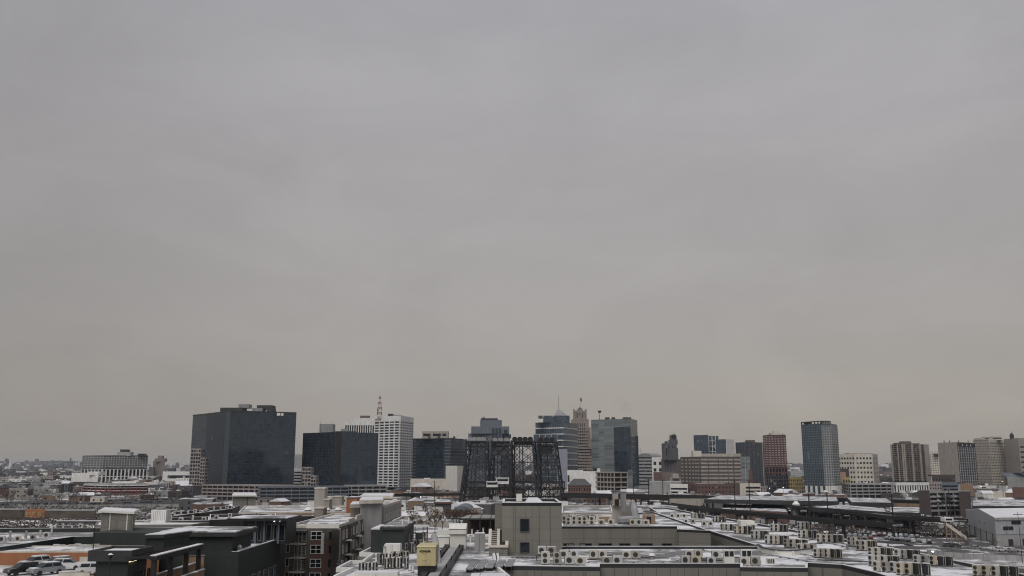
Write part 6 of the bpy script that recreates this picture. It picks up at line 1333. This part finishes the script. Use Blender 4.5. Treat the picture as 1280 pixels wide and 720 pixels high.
ux,uy=-46.6,167.5; pt=T('patio_urn','pale round covered urn at the corner of the dark terrace rail','urn',(ux,uy,17.3)); pt.part('bowl',MB().cyl(ux,uy,.25,17.3,17.9,10,.5).cyl(ux,uy,.5,17.9,18.5,10,.45),M['greyc']); pt.part('snow_cap',MB().cyl(ux,uy,.45,18.5,18.85,10,.15),M['snowfull'])
# brick apartments with balconies
Y0=203; xa,xb=xat(357,Y0,15),xat(421,Y0,15); zt=zat(657,Y0)
grb=paint('grey_brown_render',(.10,.092,.085))
t=wblock('brick_apartment_building','brick and grey apartment building with stacked white balconies and a hanging banner',[(xa,Y0),(xb,Y0),(xb,Y0+52),(xa,Y0+52)],zt,grb,roof='snow',parapet=.5,pmat=M['cream'])
t.part('brick_facing',MB().box(xa+5.1,xb-1.2,Y0-.03,Y0-.003,0,zat(673.5,Y0)),M['redbrick']); t.part('brick_facing',MB().box(xa,xa+.9,Y0-.03,Y0-.003,0,12.4),M['ochre']); t.part('brick_facing',MB().box(xa+4.1,xa+5.0,Y0-.5,Y0-.003,0,13.2),M['dbrick']); t.part('brick_pier',MB().box(xb-1.1,xb+.4,Y0-.5,Y0+.8,0,zt-.8),M['dbrick'])
e=t.E[0]; FL=[zat(679,Y0),zat(696.2,Y0),zat(713.8,Y0),zat(731,Y0),zat(748,Y0)]
for zf in FL:
    win(t,e,2.6,zf+.1,1.3,2.1,M['gwin'],M['offwhite'],1); win(t,e,2.6+1.2,zf+.4,.7,1.7,M['gwin'],M['offwhite'],0)
    t.part('balcony_slab',MB().obox(e.o,e.d,e.n,1.1,4.3,.02,1.5,zf-.22,zf),M['cream'])
    b=MB(); b.obox(e.o,e.d,e.n,1.1,4.3,1.42,1.48,zf+.95,zf+1.02)
    for k in range(14): b.obox(e.o,e.d,e.n,1.12+k*.24,1.15+k*.24,1.43,1.47,zf,zf+.95)
    t.part('balcony_rail_frame',b,M['black'])
    win(t,e,6.3,zf+.75,2.1,1.55,M['gwin'],M['offwhite'],2); win(t,e,.45,zf+1,.6,1.5,M['gwin'],M['offwhite'],0); win(t,e,9.2,zf+.8,.5,1.5,M['gwin'],M['dgrey'],0)
t.part('canopy',MB().obox(e.o,e.d,e.n,1.0,4.4,.02,1.6,zat(663.5,Y0),zat(662.3,Y0)),M['steel'])
t.part('banner',MB().obox(e.o,e.d,e.n,7.3,7.95,.15,.22,zat(692.5,Y0),zat(666.5,Y0)),M['white']); 
e=t.E[1]
for k,zf in enumerate((.8,3.9,7.0,10.0,13.2,16.2)):
    for q in range(11):
        if q%3==2:
            t.part('balcony_slab',MB().obox(e.o,e.d,e.n,1.2+q*4.5,4.4+q*4.5,.02,1.5,zf-.2,zf),M['cream']); t.part('balcony_rail_frame',MB().obox(e.o,e.d,e.n,1.2+q*4.5,4.4+q*4.5,1.42,1.48,zf,zf+1),M['charcoal'])
        win(t,e,2.8+q*4.5,zf+.5,1.5,1.6,M['gwin'],M['offwhite'],1)
for q in range(4): t.part('brick_pier',MB().obox(e.o,e.d,e.n,.2+q*13,1.4+q*13,.01,.5,0,zt-.6),M['dbrick' if q%2 else 'tan'])
for i,(px0,px1,y_) in enumerate(((383,424,655.5),(400,420,651))):
    pass
P=[V2(atZ(a,b,zt+1.2)) for a,b in((383,655),(424,655),(424,650.5),(388,650.5))]; t.part('roof_slab',MB().prism(P,zt+.4,zt+1.2),M['offwhite']); t.part('roof_snow',MB().prism(inset(P,.3),zt+1.203,zt+1.35),M['snow'])
# stepping white copings
for k in range(4):
    y_=Y0+14+k*11; t.part('stepped_parapet',MB().box(xb-.35,xb+.02,y_,y_+8,zt+.003,zt+.55+.25*k),M['cream'])
t=wblock('rear_apartment_building','grey apartment building with narrow window columns behind the brick apartments',[(xb-6,258),(xb+2.2,258),(xb+2.2,300),(xb-6,300)],21.8,M['greyc'],roof='snow',parapet=.6,pmat=M['cream'])
for e,n in ((t.E[0],3),(t.E[1],9)):
    for zf in (2,5.1,8.2,11.3,14.4,17.5):
        for q in range(n): win(t,e,e.L*(q+.5)/n,zf,1.4,1.6,M['gwin'],M['offwhite'],1)
# stair towers with snow caps
for i,(px,z,wl,lb) in enumerate((([(437,631),(461,630),(463,627),(441,627)],22.6,'tan','stair tower under a thick snow cap, lowest of the three capped towers'),([(449,625.6),(479,625),(480,621.3),(452,621.3)],23.9,'greyc','grey stair tower under a wide snow cap, middle of the three capped towers'),([(450,620),(491,620),(493,617),(455,617)],23.0,'tan','stair tower under a long thin snow cap, farthest of the three capped towers'))):
    cappedblock('stair_tower',lb,px,z,M[wl],.8,1.2,capm='cream',cat='stair tower')
pb('ochre_building','long ochre rendered roof block with a cream coping before the parking garages',[(298,640.5),(437,639),(434,632.5),(306,632.5)],19.6,M['ochre'],roof='snow',parapet=.4,pmat=M['cream'])
Yc=262; t=T('ochre_wall_block','ochre rendered wall block with cream coping beside the capped stair towers','building',(xat(440,Yc),Yc,0)); t.part('wall',MB().box(xat(434.5,Yc),xat(447,Yc),Yc,Yc+10,0,zat(622.5,Yc)),M['orange']); t.part('coping',MB().box(xat(434,Yc),xat(447.5,Yc),Yc-.2,Yc+10.2,zat(622.5,Yc)+.003,zat(621.5,Yc)),M['snow'])
for i,(a_,b_,y0,y1,Yc,m_,lb) in enumerate(((392.5,405,611,640,292,'tan','tall tan rooftop block with a cream rim beside the ochre roof block'),(405,411.5,625,640,291.5,'taupe2','low tan step of the rooftop block with a cream rim'),(415,427,621.5,628,330,'tan','small tan rooftop box beyond the stepped rooftop block'),(393,404,636,644,255,'taupe2','small tan roof hatch room with pale rim behind the brick apartments'))):
    t=T('rooftop_block',lb,'roof room',(xat(a_,Yc),Yc,zat(y1,Yc))); xa_,xb_=xat(a_,Yc,20),xat(b_,Yc,20); t.part('wall',MB().box(xa_,xb_,Yc,Yc+5,min(19,zat(y1,Yc)),zat(y0,Yc)),M[m_]); t.part('rim',MB().box(xa_-.15,xb_+.15,Yc-.15,Yc+5.15,zat(y0,Yc)+.003,zat(y0,Yc)+.35),M['cream'])
for i,px in enumerate((385,423,408)):
    p=atZ(px,639.5,19.4); t=T('roof_dome_vent','white domed roof ventilator on the ochre roof block','roof ventilator',(p.x,p.y,19.3),'domed ventilators on the ochre roof'); t.part('drum',MB().cyl(p.x,p.y,1.0,19.3,19.9,12),M['greyc']); t.part('dome',MB().cyl(p.x,p.y,1.2,19.9,20.6,12,.5),M['white'])
t=cappedblock('roof_pavilion','tan pavilion under a wide white snow cap before the pale parking garage',[(290,618.8),(321,618.8),(319,616),(292,616)],21.6,tp,.5,1.2,z0=10,capm='offwhite',cat='pavilion'); e=t.E[0]; t.part('post',MB().obox(e.o,e.d,e.n,e.L*.62,e.L*.66,0,.2,10,21),M['dgrey'])
# stepped dark roofs between
for i,(px,z) in enumerate((([(180,652),(262,650.5),(262,646),(200,647)],19.5),([(208,646.5),(250,641),(262,637),(216,640)],19.0),([(250,641.5),(290,636),(300,631.5),(258,635)],19.0),([(262,650),(345,647),(345,642),(262,643)],19.2),([(300,646.5),(392,645),(392,641),(300,641.5)],18.6),([(60,661),(118,661),(118,657.5),(64,657.5)],17))):
    t=block('stepped_roof_building',('dark stepped roof strip','second dark stepped roof strip','third dark stepped roof strip','fourth dark stepped roof strip','fifth dark stepped roof strip','sixth low dark roof strip')[i]+' with snowy parapets, counted from the white cooling unit',px,z,M['charcoal'],roof='snow',parapet=.9,pmat=M['charcoal'])
    e=t.E[0]; t.part('snow_coping',MB().obox(e.o,e.d,e.n,0,e.L,-.36,.02,z+.003,z+.12),M['snowfull'])
    for q in range(5):
        p=t.poly[0].lerp(t.poly[1],(q+.5)/5).lerp(t.poly[3].lerp(t.poly[2],(q+.5)/5),.5); o=dup((ACS,ACD)[q%2],(p.x,p.y,z-.75),R(rp.choice((0,30,-60))),'pale condenser sunk behind the parapets of the dark stepped roofs','condensers on the stepped roofs')
# near bank buildings between the complexes and the river
rl=random.Random(23)
low(16,(478,620),(430,720),(5,9),(10,24),'on the bank before')
low(14,(700,830),(430,600),(5,10),(10,24),'on the bank before')
low(16,(240,480),(450,800),(5,9),(10,26),'on the bank before')
car_row((480,634),(575,632),22,.01,R(80),'in the long riverside row before the lift bridge','cars by the river',.8)
car_row((480,639),(540,637),12,.01,R(80),'in the near riverside row behind the stair towers','cars by the river',.8)
car_row((820,637),(872,645),12,.01,R(60),'in the row squeezed beside the near railway viaduct','cars beside the viaduct',.8)
trees(14,(480,620),(622,634),'bare brown tree along the near river bank before the lift bridge','trees before the lift bridge')
trees(8,(-5,60),(648,658),'bare brown tree on the near edge of the river flats','trees on the river flats',sc=(.4,.8))

# --- steam wisps over two towers
def steam(label,px0,px1,y0,y1,Y,lean):
    za,zb=zat(y1,Y),zat(y0,Y); xa,xb=xat(px0,Y,za),xat(px1,Y,za); m=bpy.data.materials.new('steam'); m.use_nodes=True; q=m.node_tree; q.nodes.clear()
    g=q.nodes.new('ShaderNodeNewGeometry'); n=q.nodes.new('ShaderNodeTexNoise'); n.inputs['Scale'].default_value=.13; n.inputs['Detail'].default_value=3; q.links.new(g.outputs['Position'],n.inputs['Vector'])
    r=q.nodes.new('ShaderNodeMapRange'); r.inputs['From Min'].default_value=.5; r.inputs['From Max'].default_value=.75; r.inputs['To Max'].default_value=.016; q.links.new(n.outputs['Fac'],r.inputs[0])
    v=q.nodes.new('ShaderNodeVolumePrincipled'); v.inputs['Color'].default_value=(.45,.45,.47,1); q.links.new(r.outputs[0],v.inputs['Density']); o=q.nodes.new('ShaderNodeOutputMaterial'); q.links.new(v.outputs[0],o.inputs['Volume'])
    mb=MB(); N=6; P=[]
    for k in range(N):
        f=k/(N-1); w_=(xb-xa)*(.12+.38*math.sin(f*2.9)); cx=xa+(xb-xa)*(.75-.45*f)+0; P.append((cx,za+(zb-za)*f,w_))
    for cx,z,w_ in P: mb.v+=[(cx+w_*math.cos(a*.785),Y+w_*math.sin(a*.785),z) for a in range(8)]
    for k in range(N-1):
        for a in range(8): b=(a+1)%8; mb.f.append((k*8+a,k*8+b,k*8+8+b,k*8+8+a))
    mb.f+=[tuple(range(7,-1,-1)),tuple(range(8*N-8,8*N))]
    ob=mobj('smoke',mb,m); ob['kind']='stuff'
steam('',768,792,494,521,1345,0)
steam('',603,622,504,521,1420,0)
for t_ in [CAR,ACS,ACD]+TP+LP: kill(t_)
